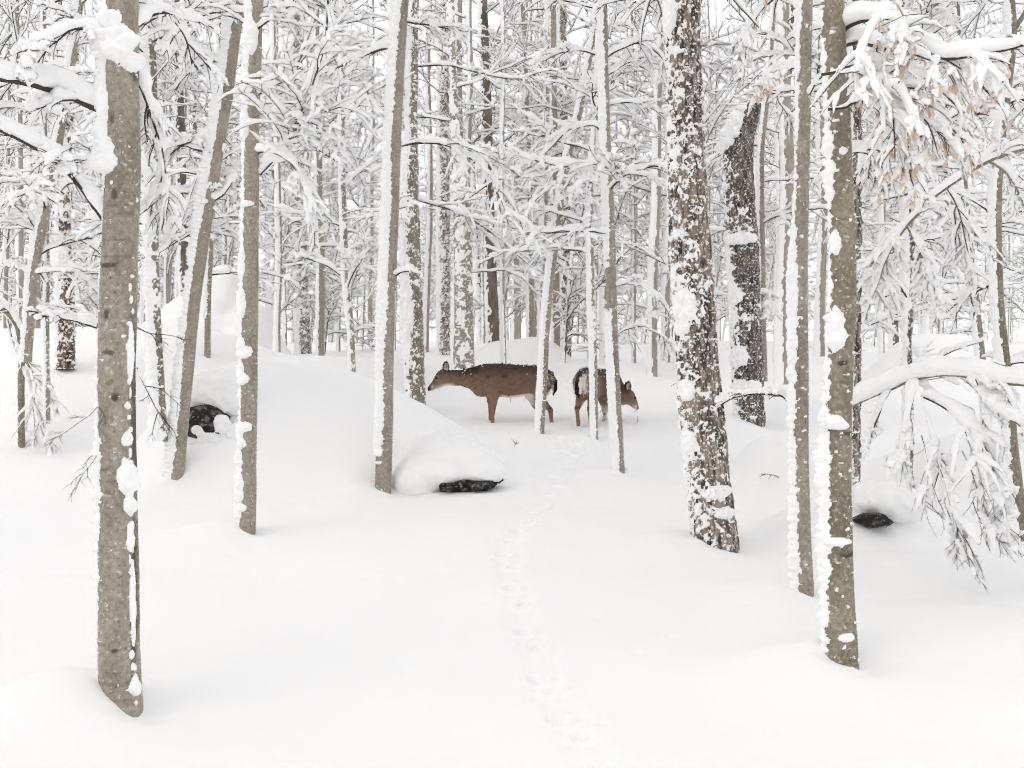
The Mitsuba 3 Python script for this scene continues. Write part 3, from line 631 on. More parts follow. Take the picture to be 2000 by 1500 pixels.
def ear(parent, base, tip, facing, width, back=DARK):
    """a cupped ear: base, tip, the way its opening looks, width"""
    n, m = 11, 9
    ax = tip - base; L = np.linalg.norm(ax); ax = ax / L
    f = unit(facing - ax * (facing @ ax)); s = np.cross(ax, f)
    u = np.linspace(0, 1, n); w = width / 2 * np.interp(u, [0, 0.15, 0.45, 0.75, 0.92, 1], [0.45, 0.72, 1.0, 0.74, 0.33, 0.04])
    a = np.linspace(-1.25, 1.25, m)
    out = []
    for side in (0, 1):
        V = base + ax * (u * L)[:, None, None] + (w[:, None] * np.sin(a) / math.sin(1.25))[..., None] * s - f * ((w[:, None] * np.cos(a)) * 0.75 - 0.004 * (1 - 2 * side))[..., None]
        out.append(V.reshape(-1, 3))
    F0 = grid_faces(n, m)
    V = np.vstack(out); F = np.vstack([F0, F0[:, ::-1] + n * m])
    C = np.vstack([np.tile(back, (n * m, 1)), np.tile(back, (n * m, 1))])
    uu = np.tile(np.repeat(u, m), 2); aa = np.tile(np.tile(a, n), 2)
    front = np.arange(len(V)) < n * m
    inner = front & (np.abs(aa) < 0.82) & (uu > 0.06) & (uu < 0.80)
    nn = nz(V * 160, 4)
    C[inner] = np.where((nn[inner] > 0.42)[:, None], col(0.40, 0.34, 0.30), col(0.13, 0.10, 0.08))
    C[inner & (uu < 0.3)] = col(0.5, 0.45, 0.41)
    put(parent, 'ear', (V, F), 'fur', color=C)
def tuft(parent, roots, dirs, rng, L, colr, name='fur_tuft', w=0.004, spread=0.35):
    """short clumps of hair"""
    Vs, Fs, Cs, o = [], [], [], 0
    for p, d, c in zip(roots, dirs, colr):
        l = L * rng.uniform(0.5, 1.3)
        d = unit(d + rng.normal(0, spread, 3)); a = unit(np.cross(d, rng.normal(size=3))) * w * rng.uniform(0.6, 1.5); b = np.cross(d, a)
        Vs += [p - d * 0.012 + a, p - d * 0.012 - a * 0.5 + b * 0.87, p - d * 0.012 - a * 0.5 - b * 0.87, p + d * l]
        Fs += [[o, o + 1, o + 3], [o + 1, o + 2, o + 3], [o + 2, o, o + 3]]; Cs += [c] * 4; o += 4
    put(parent, name, (np.array(Vs), np.array(Fs)), 'fur', smooth=False, color=np.array(Cs), kind='stuff')
def snow_bits(parent, V, N, rng, n, pick, size=0.012):
    idx = np.nonzero(pick)[0]
    ms = []
    for i in rng.choice(idx, n):
        s = trimesh.creation.icosphere(1, size * rng.uniform(0.4, 1.3))
        v = s.vertices * [1.2, 1, 0.6] * (1 + 0.3 * rng.normal(size=(len(s.vertices), 1)))
        ms.append((v + V[i] + N[i] * 0.002, s.faces))
    put(parent, 'snow', join(ms), 'snow', kind='stuff')

# the walking deer, seen from its side: coordinates of its outline in units of 0.98 mm
D1Y = 15.4
U = 0.007 / 7.143
def d1(X, Y, y=0.0): return np.array([-1.26 + X * U, y, 2.07 - Y * U])
rows = [(112, 472, 522, .020), (122, 462, 528, .026), (140, 436, 532, .031), (165, 402, 526, .036), (195, 352, 510, .043), (225, 296, 496, .051), (250, 262, 486, .056), (280, 236, 476, .060), (315, 218, 466, .062), (350, 222, 458, .062), (380, 230, 452, .060),
        (430, 236, 450, .060), (490, 238, 453, .062), (560, 236, 457, .066), (620, 226, 472, .072), (690, 206, 502, .086), (740, 192, 545, .100), (790, 176, 588, .112), (850, 160, 604, .125), (950, 147, 611, .142), (1100, 149, 606, .153), (1250, 157, 621, .166),
        (1400, 165, 604, .165), (1520, 171, 588, .156), (1620, 180, 606, .152), (1720, 206, 600, .140), (1790, 244, 540, .115), (1835, 285, 470, .080), (1858, 325, 420, .040)]
G = grid3([-1.20, -0.24, 0.80], [0.62, 0.24, 1.98], 0.0075)
rws = [(d1(a, 0)[0], 2.07 - c * U, 2.07 - b * U, w) for a, b, c, w in rows]
F = sections(G, 0, rws, 2.2)
def leg(F, pts, k=0.045):
    f = None
    for (a, ra), (b, rb) in zip(pts[:-1], pts[1:]):
        g = cone_sdf(G, a, b, ra, rb)
        f = g if f is None else smin(f, g, 0.015)
    return smin(F, f, k)
F = leg(F, [(d1(1000, 440, -.095), .105), (d1(1038, 600, -.088), .060), (d1(1018, 850, -.08), .026), (d1(1012, 1080, -.08), .020), (d1(1000, 1130, -.08), .024)])
F = leg(F, [(d1(985, 480, .085), .085), (d1(995, 620, .085), .055), (d1(985, 850, .08), .026), (d1(975, 1080, .08), .02), (d1(965, 1130, .08), .024)])
F = leg(F, [(d1(1690, 390, -.075), .125), (d1(1650, 580, -.09), .082), (d1(1725, 690, -.085), .050), (d1(1818, 790, -.085), .033), (d1(1842, 1010, -.085), .022), (d1(1850, 1180, -.085), .020), (d1(1840, 1230, -.085), .025)])
F = leg(F, [(d1(1600, 430, .06), .12), (d1(1545, 580, .085), .075), (d1(1600, 700, .085), .050), (d1(1650, 800, .085), .032), (d1(1650, 1010, .085), .022), (d1(1650, 1230, .085), .024)])
F = smin(F, cone_sdf(G, d1(250, 330, -.045), d1(225, 335, -.042), .022, .018), 0.02)   # brow ridges
F = smin(F, cone_sdf(G, d1(250, 330, .045), d1(225, 335, .042), .022, .018), 0.02)
V, f = fur_mesh(F, G, 0.0075, 3)
X, Y = (V[:, 0] + 1.26) / U, (2.07 - V[:, 2]) / U
N1 = fb(V * 9, 3, 2); N2 = fb(V * [45, 45, 25], 2, 6); N3 = nz(V * [150, 150, 70], 8)
top = PchipInterpolator([r[0] for r in rows], [r[1] for r in rows])(np.clip(X, 112, 1858))
bot = PchipInterpolator([r[0] for r in rows], [r[2] for r in rows])(np.clip(X, 112, 1858))
rel = np.clip((Y - top) / (bot - top), -0.2, 3)
C = np.tile(BROWN, (len(V), 1)) * (0.42 + 0.75 * N1 + 0.45 * N2 + 0.25 * (N3 - 0.5))[:, None]
C = paint(C, TAN * 1.1 * (0.75 + 0.5 * N2)[:, None], 0.6 * sstep(0.5, 1.1, rel))
C = paint(C, DARK, (0.88 * sstep(0.55, -0.02, rel + 0.10 * (N2 - 0.5))) * np.where(X < 330, 0.55, 1))
C = paint(C, BLACK * 1.4, 0.95 * sstep(0.42, 0.05, rel + 0.3 * (N2 - 0.5)) * sstep(520, 600, X) * sstep(880, 780, X))
C = paint(C, CREAM, 0.95 * sstep(0.91, 0.965, rel) * sstep(1100, 1180, X) * sstep(1620, 1540, X) * (Y < 660))
C = paint(C, CREAM, 0.75 * sstep(0.78, 0.96, rel) * sstep(540, 400, X) * sstep(150, 190, X))
C = paint(C, TAN * 1.25, 0.5 * sstep(0.5, 0.8, rel) * sstep(360, 300, X) * sstep(150, 200, X))
leg_m = sstep(640, 720, Y)
C = paint(C, TAN * 0.95 * (0.8 + 0.4 * N2)[:, None], 0.7 * leg_m)
C = paint(C, CREAM, 0.75 * ((V[:, 1] > 0.02) & (X > 1440) & (X < 1640) & (Y > 600)) * sstep(1640, 1600, X) * sstep(760, 700, Y))
C = paint(C, BLACK, sstep(150, 138, X - 0.25 * (Y - 500)) * sstep(440, 460, Y) * (X < 190))
C = paint(C, CREAM, ((Y > 518 + 0.0 * X) & (X > 140) & (X < 185)) * 0.75)
C = paint(C, CREAM * 0.75, 0.8 * np.exp(-(((X - 178) / 14) ** 2 + ((Y - 468) / 26) ** 2)) * (X < 210))
ee = ((X - 236) / 30) ** 2 + ((Y - 345) / 30) ** 2
C = paint(C, CREAM * 0.33, 0.6 * np.exp(-((np.sqrt(ee) - 1.15) / 0.30) ** 2) * (X > 200) * (X < 285))
for bx, by, br in ((750, 395, 9), (735, 440, 8), (1125, 540, 16), (1240, 592, 12), (1180, 322, 26), (960, 330, 20), (770, 490, 14)):
    C = paint(C, DARK * 0.8, 0.8 * np.exp(-(((X - bx) / (br * 1.6)) ** 2 + ((Y - by) / br) ** 2)) * (V[:, 1] < 0))
C = np.clip(C, 0.008, 0.8)
off = np.array([0, D1Y, 0])
deer = thing('deer', 'brown deer walking through the snow in side view, neck stretched forward', 'deer')
put(deer, 'body', (V + off, f), 'fur', color=C)
mesh1 = trimesh.Trimesh(V + off, f, process=False); NN = np.array(mesh1.vertex_normals)
rng = np.random.default_rng(5)
ear(deer, d1(352, 262, -.035) + off, d1(372, 108, -.085) + off, np.array([-0.35, -1, 0.1]), 0.110)
ear(deer, d1(325, 255, .035) + off, d1(352, 135, .100) + off, np.array([-0.5, 0.6, 0.1]), 0.085)
def eyeball(parent, c, r, ax=(1, 1, 1)):
    s = trimesh.creation.icosphere(3, r)
    put(parent, 'eye', (s.vertices * ax + c, s.faces), 'eye_gloss')
eyeball(deer, d1(237, 343, -.0500) + off, 0.022, (1.05, 0.7, 0.85)); eyeball(deer, d1(237, 343, .0500) + off, 0.022, (1.05, 0.7, 0.85))
def tail_mesh(pts, rad, wid, seed, h=0.007):
    lo, hi = np.min([np.array(p) for p in pts], 0) - 0.12, np.max([np.array(p) for p in pts], 0) + 0.12
    Gt = grid3(lo, hi, h)
    Ft = None
    for i in range(len(pts) - 1):
        q = cone_sdf(Gt, pts[i], pts[i + 1], rad[i], rad[i + 1])
        Ft = q if Ft is None else smin(Ft, q, 0.02)
    Ft = Ft + 0.014 * (fb(Gt * [60, 60, 22], 2, seed) - 0.5)
    return surface_nets(Ft, Gt[0, 0, 0], h)
tv, tf = tail_mesh([d1(1765, 225), d1(1830, 290), d1(1875, 400), d1(1880, 500), d1(1862, 580)], [.022, .034, .040, .034, .008], 0, 3)
tx, ty = (tv[:, 0] + 1.26) / U, (2.07 - tv[:, 2]) / U
tc = np.tile(DARK, (len(tv), 1)); cl = np.interp(ty, [225, 290, 400, 500, 580], [1765, 1830, 1875, 1880, 1862])
tn = fb(tv * [50, 50, 25], 2, 9)
tc = paint(tc, BROWN, sstep(0, 30, tx - cl) * sstep(420, 300, ty) * 0.9)
tc = paint(tc, BLACK, sstep(370, 420, ty + 60 * (tn - 0.5)))
tc = paint(tc, CREAM, sstep(-6, -16, tx - cl + 20 * (tn - 0.5)))
put(deer, 'tail', (tv + off, tf), 'fur', color=tc)
# standing hair along the back, on the rump and the belly line
sel = np.nonzero((NN[:, 2] > 0.55) & (X > 600) & (X < 1800))[0]
pick = rng.choice(sel, 700); tuft(deer, V[pick] + off, NN[pick] + np.array([0.9, 0, 0.1]), rng, 0.020, C[pick])
clump = []
for cxm in (1130, 1240, 1370, 1605, 1580, 1480):
    near = sel[np.argsort(np.abs(X[sel] - cxm) + 400 * np.abs(V[sel, 1] + rng.uniform(-.05, .05)))[:6]]
    clump += list(near)
tuft(deer, V[clump] + off, np.tile([0.4, 0, 1.0], (len(clump), 1)), rng, 0.035, np.tile(DARK, (len(clump), 1)), w=0.006)
sel = np.nonzero((X > 1740) & (Y > 280) & (Y < 600))[0]
pick = rng.choice(sel, 260); tuft(deer, V[pick] + off, NN[pick] * 0.5 + np.array([0.5, 0, -0.8]), rng, 0.045, np.where(rng.uniform(size=(260, 1)) < 0.55, CREAM, BROWN))
snow_bits(deer, V + off, NN, rng, 45, (rel < 0.30) & (X > 560) & (X < 1700) & (Y < 420) & (fb(V * 6, 2, 4) > 0.56), 0.008)

# the browsing deer, turned away with its head low in profile
D2Y = 15.0
W2 = 0.00682 / 9.375
def d2(X, Y, y=0.0): return np.array([0.6136 + X * W2, y, 2.059 - Y * W2])
head2 = math.radians(35)
fw, lf = np.array([math.sin(head2), math.cos(head2), 0]), np.array([-math.cos(head2), math.sin(head2), 0])
rump = np.array([0.893, -0.06, 0])
G = grid3([0.72, -0.24, 0.86], [1.78, 0.95, 1.95], 0.0085)
def body_frame(G): return np.stack([(G - rump) @ fw, (G - rump) @ lf, G[..., 2]], -1)
B = body_frame(G)
F = sections(B, 0, [(0.0, 1.60, 1.78, .05), (.035, 1.54, 1.815, .095), (.08, 1.50, 1.84, .125), (.16, 1.47, 1.86, .148), (.3, 1.45, 1.862, .155), (.5, 1.43, 1.85, .168), (.68, 1.43, 1.85, .158), (.82, 1.44, 1.845, .135), (.92, 1.49, 1.81, .105), (.99, 1.56, 1.76, .06)], 2.2)
def bw(u, v, z): return rump + fw * u + lf * v + np.array([0, 0, z])
F = leg(F, [(bw(.17, .07, 1.66), .115), (bw(.20, .085, 1.50), .080), (bw(.14, .085, 1.40), .050), (bw(.08, .085, 1.315), .033), (bw(.11, .085, 1.14), .022), (bw(.12, .085, 0.92), .022)])
F = leg(F, [(bw(.17, -.07, 1.66), .115), (bw(.22, -.085, 1.50), .080), (bw(.17, -.085, 1.40), .050), (bw(.12, -.085, 1.315), .033), (bw(.15, -.085, 1.14), .022), (bw(.16, -.085, 0.92), .022)])
F = leg(F, [(bw(.74, .08, 1.58), .08), (bw(.70, .075, 1.45), .050), (bw(.72, .04, 1.28), .027), (bw(.74, .02, 1.08), .019), (bw(.74, .01, 0.92), .022)])
F = leg(F, [(bw(.76, -.08, 1.58), .08), (bw(.70, -.07, 1.45), .050), (bw(.64, -.03, 1.28), .027), (bw(.60, .0, 1.08), .019), (bw(.60, .01, 0.92), .022)])
HY = 0.52                                                                             # the head's plane, metres behind the rump's
nb = bw(.88, 0, 1.66)
F = leg(F, [(nb, .125), ((nb + d2(1190, 800, HY)) / 2 + [0.02, 0, 0.005], .112), (d2(1215, 815, HY), .088)], 0.06)
hrow = [(1150, 672, 960, .066), (1200, 684, 958, .064), (1250, 684, 954, .062), (1300, 668, 945, .060), (1350, 656, 950, .060), (1400, 662, 984, .060), (1440, 692, 1010, .056), (1475, 742, 1036, .048), (1500, 800, 1052, .040), (1520, 868, 1056, .034), (1538, 930, 1054, .029), (1550, 975, 1045, .022)]
Gh = G - np.array([0, HY, 0])
fh = sections(Gh, 0, [(d2(a, 0)[0], 2.059 - c * W2, 2.059 - b * W2, w) for a, b, c, w in hrow], 2.2)
F = smin(F, fh, 0.04)
V, f = fur_mesh(F, G, 0.0085, 13)
B = body_frame(V); X, Y = (V[:, 0] - 0.6136) / W2, (2.059 - V[:, 2]) / W2
N1 = fb(V * 9, 3, 2); N2 = fb(V * [45, 45, 25], 2, 6); N3 = nz(V * [150, 150, 70], 8)
isl = sstep(1.44, 1.40, V[:, 2])
ish = sstep(1.44, 1.50, V[:, 0])
C = np.tile(BROWN * 1.05, (len(V), 1)) * (0.42 + 0.75 * N1 + 0.45 * N2 + 0.25 * (N3 - 0.5))[:, None]
rel = (V[:, 2] - 1.43) / 0.42
C = paint(C, TAN * 1.1, (1 - ish) * 0.45 * sstep(0.75, 0.2, rel))
C = paint(C, DARK, (1 - ish) * 0.85 * sstep(0.72, 1.0, rel + 0.25 * (N2 - 0.5)))
C = paint(C, DARK, 0.8 * sstep(820, 690, Y) * ish * sstep(1430, 1330, X))
stripe = np.exp(-((B[:, 0] - 0.36 - 0.1 * (1 - rel)) / 0.07) ** 2) * (B[:, 1] < 0.0) * (1 - ish)
C = paint(C, DARK * 1.2, 0.6 * stripe)
pv = B[:, 1]
C = paint(C, CREAM, (1 - ish) * sstep(0.07, 0.04, B[:, 0] - 0.25 * np.abs(pv)) * sstep(0.085, 0.055, np.abs(pv + 0.02)) * sstep(0.86, 0.80, rel) * 0.95)
C = paint(C, TAN * 1.1 * (0.75 + 0.5 * N2)[:, None], 0.7 * isl)
C = paint(C, CREAM * 0.9, isl * 0.85 * sstep(0.045, 0.02, np.abs(pv)) * (B[:, 0] < 0.4))
C = paint(C, CREAM * 0.85, isl * sstep(0.5, 0.55, B[:, 0]) * sstep(1.40, 1.33, V[:, 2]) * (V[:, 0] > 0) * 0.75 * (N2 > 0.35))
C = paint(C, DARK, 0.7 * np.exp(-((V[:, 2] - 1.335) / 0.02) ** 2) * (B[:, 0] < 0.3) * (N1 > 0.4))
C = paint(C, BLACK, ish * sstep(1522, 1532, X + 0.12 * (Y - 1000)) * sstep(955, 980, Y))
C = paint(C, CREAM, ish * 0.8 * sstep(1025, 1035, Y) * (X > 1440) * (X < 1505))
C = paint(C, CREAM * 0.8, ish * 0.7 * np.exp(-(((X - 1490) / 22) ** 2 + ((Y - 985) / 22) ** 2)))
ee = ((X - 1478) / 32) ** 2 + ((Y - 822) / 38) ** 2
C = paint(C, CREAM * 0.33, ish * 0.6 * np.exp(-((np.sqrt(ee) - 1.1) / 0.3) ** 2))
C = np.clip(C, 0.008, 0.8)
off = np.array([0, D2Y, 0])
deer2 = thing('deer', 'deer seen from behind with black-and-white tail, head lowered behind a snowy stem', 'deer')
put(deer2, 'body', (V + off, f), 'fur', color=C)
mesh2 = trimesh.Trimesh(V + off, f, process=False); NN = np.array(mesh2.vertex_normals)
ear(deer2, d2(1372, 700, HY - .035) + off, d2(1352, 500, HY - .07) + off, np.array([0.45, -1, 0.1]), 0.092)
ear(deer2, d2(1350, 690, HY + .035) + off, d2(1330, 520, HY + .09) + off, np.array([0.5, 0.6, 0.1]), 0.078)
eyeball(deer2, d2(1478, 825, HY - .0450) + off, 0.020, (0.95, 0.75, 0.95)); eyeball(deer2, d2(1478, 825, HY + .0450) + off, 0.020, (0.95, 0.75, 0.95))
tp = [bw(.045, .0, 1.79), bw(-.005, .0, 1.75), bw(-.025, .0, 1.64), bw(-.03, .0, 1.54), bw(-.02, .0, 1.475)]
tv, tf = tail_mesh(tp, [.028, .042, .055, .040, .010], 0, 5)
tb = body_frame(tv); tn = fb(tv * [50, 50, 25], 2, 9)
tc = np.tile(DARK, (len(tv), 1))
tc = paint(tc, BROWN, (tn > 0.5) * (tv[:, 2] > 1.69) * 0.6)
tc = paint(tc, BLACK, sstep(1.70, 1.66, tv[:, 2] + 0.05 * (tn - 0.5)))
tc = paint(tc, CREAM, sstep(0.028, 0.036, np.abs(tb[:, 1]) + 0.012 * (tn - 0.5)) * sstep(1.76, 1.72, tv[:, 2]))
put(deer2, 'tail', (tv + off, tf), 'fur', color=tc)
sel = np.nonzero((NN[:, 2] > 0.5) & (B[:, 0] < .8) & (rel > 0.8))[0]
pick = rng.choice(sel, 500); tuft(deer2, V[pick] + off, NN[pick] - fw * 0.6, rng, 0.022, C[pick])
pick = rng.choice(sel[B[sel, 0] < 0.3], 40); tuft(deer2, V[pick] + off, np.tile([0, 0, 1.0], (40, 1)), rng, 0.035, np.tile(DARK, (40, 1)), w=0.006)
sel = np.nonzero((B[:, 0] < 0.12) & (V[:, 2] > 1.48) & (V[:, 2] < 1.80))[0]
pick = rng.choice(sel, 360); tuft(deer2, V[pick] + off, NN[pick] * 0.7 + np.array([0, 0, -0.8]), rng, 0.040, np.where(rng.uniform(size=(360, 1)) < 0.45, CREAM, TAN))
snow_bits(deer2, V + off, NN, rng, 60, (rel > 0.75) & (B[:, 0] < 0.5), 0.008)
# ------------------------------------------------------------------ branches of the near trees, as the photograph shows them
rng = np.random.default_rng(11)
def br(i, pts, d=None, **kw):
    t = TREES[i]
    return add_branch(KEYS[i], pix(pts, t['d'] if d is None else d), rng, **kw)
THICK = dict(r0=0.016, r1=0.007, snow=(0.060, 0.13))
br(BIG, [(215, 225), (165, 203), (110, 178), (55, 163, -.2), (-20, 152, -.4), (-120, 150, -.6)], r0=0.017, r1=0.010, snow=(0.055, 0.165), roll=True, n2=5, n3=3, ratio=0.3, droop=0.6)
br(BIG, [(200, 430), (160, 372), (115, 322, -.1), (60, 285, -.2), (-10, 252, -.3), (-90, 230, -.4)], r0=0.010, r1=0.005, snow=(0.05, 0.13), roll=True, n2=10, n3=5, ratio=0.40, droop=0.5, bare=0.25)
br(BIG, [(190, 640, .3), (150, 628, .3), (110, 620, .2), (70, 612, .2)], r0=0.007, r1=0.004, snow=(0.03, 0.06), n2=6, n3=3, bare=0.5)
br(BIG, [(200, 780), (178, 805, -.1), (150, 825, -.15), (122, 845, -.2), (96, 858, -.25)], r0=0.0035, r1=0.0015, snow=(0.004, 0.008), n2=4, n3=2, bare=1.0, second=0.0022, ratio=0.5)
br(BIG, [(198, 870), (180, 900, -.1), (160, 925, -.15), (145, 960, -.2)], r0=0.003, r1=0.0014, snow=(0.003, 0.006), n2=4, n3=1, bare=1.0, second=0.002, ratio=0.5)
br(BIG, [(268, 720), (285, 760, -.1), (305, 800, -.15), (330, 840, -.2)], r0=0.0035, r1=0.0015, snow=(0.003, 0.006), n2=5, n3=2, bare=1.0, second=0.0022, ratio=0.5)
br(BIG, [(268, 640, .2), (295, 652, .2), (330, 655, .3), (365, 668, .4)], r0=0.003, r1=0.0014, snow=(0.004, 0.006), n2=4, n3=2, bare=1.0, second=0.0022, ratio=0.4)
br(BIG, [(248, 130), (282, 190, .1), (300, 240, .2), (318, 300, .3), (325, 370, .3), (315, 450, .4)], r0=0.006, r1=0.003, snow=(0.075, 0.12), n2=9, n3=4, ratio=0.45, droop=0.9)
br(BIG, [(262, 60), (300, 30, .2), (330, 30, .4), (360, 70, .6), (375, 130, .7)], r0=0.009, r1=0.004, snow=(0.05, 0.09), n2=8, n3=4, droop=0.9)
br(BIG, [(205, 70), (160, 55, -.1), (110, 70, -.2), (60, 110, -.3)], r0=0.009, r1=0.004, snow=(0.045, 0.08), n2=8, n3=5, droop=0.7)
br(LEAN, [(425, 260), (400, 270), (365, 280), (335, 300), (315, 330)], r0=0.012, r1=0.005, snow=(0.06, 0.12), n2=6, n3=3, droop=0.7)
br(LEAN, [(408, 395), (440, 375), (465, 335, .2), (485, 300, .3), (510, 260, .4)], r0=0.013, r1=0.006, snow=(0.07, 0.11), n2=5, n3=3)
br(LEAN, [(450, 130), (420, 120), (380, 135), (340, 180)], r0=0.010, r1=0.004, snow=(0.05, 0.09), n2=8, n3=4, droop=0.7)
br(SEC, [(488, 358, .05), (520, 330, 0), (555, 285, -.2), (585, 225, -.3), (615, 150, -.4), (636, 70, -.5), (640, -20, -.6)], r0=0.006, r1=0.008, snow=(0.085, 0.12), n2=14, n3=6, ratio=0.36, droop=0.7, bare=0.25)
br(SEC, [(505, 300), (535, 300, -.2), (575, 330, -.3), (600, 390, -.3), (612, 440, -.3)], r0=0.006, r1=0.003, snow=(0.075, 0.11), n2=10, n3=5, droop=0.9, bare=0.2)
br(SEC, [(560, 250, -.2), (600, 240, -.3), (640, 260, -.3), (668, 310, -.3)], r0=0.005, r1=0.003, snow=(0.06, 0.09), n2=9, n3=5, droop=0.9, bare=0.2)
br(SEC, [(500, 190), (540, 165, -.1), (575, 155, -.2), (610, 175, -.3), (630, 215, -.4)], r0=0.008, r1=0.004, snow=(0.06, 0.10), n2=9, n3=5, droop=0.8)
br(SEC, [(505, 480), (535, 505, -.2), (560, 540, -.3), (580, 590, -.3)], r0=0.004, r1=0.0015, snow=(0.004, 0.008), n2=5, n3=3, bare=0.9, second=0.0025)
br(SEC, [(500, 60), (540, 30, -.2), (580, 0, -.3), (620, -60, -.4)], r0=0.008, r1=0.004, snow=(0.05, 0.09), n2=8, n3=4)
br(MIDL, [(772, 90), (735, 100), (700, 112), (660, 132), (625, 145)], r0=0.013, r1=0.006, snow=(0.055, 0.095), n2=6, n3=3, droop=0.9)
br(MIDL, [(785, 285), (820, 280), (860, 282, -.1), (905, 300, -.2), (945, 335, -.3), (972, 375, -.4), (978, 430, -.4)], r0=0.010, r1=0.004, snow=(0.05, 0.09), n2=10, n3=4, droop=0.9, leaves=26, bare=0.2, ratio=0.5)
br(MIDL, [(792, 42), (830, 48), (870, 55, .1), (915, 62, .2)], r0=0.009, r1=0.004, snow=(0.05, 0.09), n2=7, n3=3, droop=0.8, leaves=6)
br(MIDL, [(690, 135, .1), (710, 165), (728, 200), (738, 238)], r0=0.006, r1=0.002, snow=(0.01, 0.02), n2=4, n3=2, bare=0.8)
br(MIDL, [(772, 540), (795, 530, -.1), (815, 535, -.1)], r0=0.008, r1=0.005, snow=(0.05, 0.06), n2=2, n3=1)
br(RIGHTM, [(1183, 270), (1160, 245), (1120, 250, .2), (1075, 290, .3), (1040, 320, .3)], r0=0.010, r1=0.004, snow=(0.06, 0.10), n2=8, n3=4, droop=0.7)
br(RIGHTM, [(1186, 320), (1140, 322, -.2), (1100, 325, -.3), (1050, 315, -.4), (1000, 300, -.5)], r0=0.010, r1=0.004, snow=(0.055, 0.10), n2=9, n3=4, droop=0.8, leaves=4)
br(RIGHTM, [(1185, 112), (1215, 95), (1250, 85, .1), (1290, 110, .2), (1310, 150, .3)], r0=0.010, r1=0.004, snow=(0.055, 0.10), n2=8, n3=4, droop=0.9)
br(RIGHTM, [(1188, 205), (1230, 200), (1265, 208, .1), (1300, 235, .2)], r0=0.008, r1=0.004, snow=(0.05, 0.08), n2=7, n3=3, droop=0.8)
br(RIGHTM, [(1190, 75), (1200, 40, .1), (1220, 0, .1), (1230, -60, .2)], r0=0.013, r1=0.009, snow=(0.05, 0.06), n2=5, n3=3)
br(RIGHTM, [(1198, 560), (1240, 555), (1280, 580, .1), (1310, 620, .2)], r0=0.006, r1=0.003, snow=(0.04, 0.07), n2=8, n3=4, droop=0.8)
br(RIGHTM, [(1205, 655), (1245, 640, .1), (1290, 655, .2), (1315, 680, .3)], r0=0.005, r1=0.002, snow=(0.03, 0.05), n2=8, n3=3, droop=0.8)
br(FRONT, [(1120, 262), (1150, 235), (1165, 200, .1), (1180, 150, .2), (1200, 100, .3)], r0=0.009, r1=0.005, snow=(0.05, 0.08), n2=6, n3=3)
br(FRONT, [(1100, 345), (1070, 370, -.1), (1040, 400, -.2), (1020, 450, -.2)], r0=0.006, r1=0.003, snow=(0.05, 0.08), n2=8, n3=4, droop=0.9)
br(FRONT, [(1090, 420), (1120, 400, -.1), (1150, 395, -.2), (1180, 420, -.2)], r0=0.006, r1=0.003, snow=(0.04, 0.08), n2=7, n3=3, droop=0.9)
br(SLIM, [(1578, 190), (1592, 160, -.1), (1602, 120, -.1), (1612, 60, -.2)], r0=0.008, r1=0.004, snow=(0.02, 0.04), n2=5, n3=2, bare=0.5)
br(SLIM, [(1560, 130), (1530, 140), (1505, 150), (1490, 172), (1482, 190)], d=8.0, r0=0.007, r1=0.003, snow=(0.06, 0.10), n2=8, n3=4, droop=0.9, leaves=22, bare=0.2, ratio=0.3)
br(SLIM, [(1562, -30), (1525, -10), (1480, 30), (1462, 60), (1455, 110), (1452, 165)], d=8.2, r0=0.007, r1=0.003, snow=(0.05, 0.09), n2=8, n3=4, droop=0.9, leaves=16, bare=0.35, ratio=0.25)
br(SLIM, [(1552, 800, .2), (1520, 772, .2), (1480, 770, .3), (1440, 775, .3), (1410, 790, .4)], r0=0.009, r1=0.004, snow=(0.06, 0.06), n2=4, n3=2, ratio=0.3)
br(TALL, [(1652, 58), (1680, 42, -.1), (1720, 38, -.2), (1765, 62, -.3), (1810, 95, -.4), (1860, 115, -.5), (1930, 105, -.6), (2010, 85, -.7)], r0=0.012, r1=0.006, snow=(0.07, 0.13), roll=True, n2=13, n3=5, n4=1, droop=0.9, leaves=46, bare=0.15, ratio=0.42)
br(TALL, [(1652, 90), (1690, 85, .1), (1735, 98, .2), (1780, 140, .3), (1825, 210, .3), (1850, 290, .4)], r0=0.010, r1=0.004, snow=(0.06, 0.11), n2=13, n3=5, n4=1, droop=1.0, leaves=60, bare=0.2, ratio=0.42)
br(TALL, [(1616, 214, -.18), (1645, 211, -.2), (1668, 200, -.2), (1690, 190, -.2), (1712, 170, -.3), (1740, 175, -.4), (1775, 215, -.5), (1800, 270, -.6)], tip0=True, r0=0.008, r1=0.004, snow=(0.055, 0.10), n2=12, n3=5, droop=1.0, leaves=46, bare=0.2, ratio=0.42)
br(TALL, [(1604, 146, -.15), (1630, 141, -.17), (1660, 130, -.2), (1695, 128, -.3), (1730, 160, -.3), (1765, 240, -.4), (1780, 330, -.4)], tip0=True, r0=0.008, r1=0.004, snow=(0.055, 0.10), n2=12, n3=5, droop=1.0, leaves=40, bare=0.2, ratio=0.42)
br(TALL, [(1660, 300, .3), (1690, 300, .4), (1720, 330, .5), (1735, 390, .5)], r0=0.006, r1=0.003, snow=(0.04, 0.08), n2=9, n3=4, droop=1.0, leaves=12)
br(FORK, [(1976, 66), (1990, 45), (2002, 25), (2020, -20)], r0=0.022, r1=0.016, snow=(0.02, 0.04), n2=2, n3=1, mat='olive_bark')
br(FORK, [(1968, 95), (1940, 90, -.1), (1900, 100, -.2), (1860, 100, -.3)], r0=0.007, r1=0.004, snow=(0.05, 0.12), n2=5, n3=3)
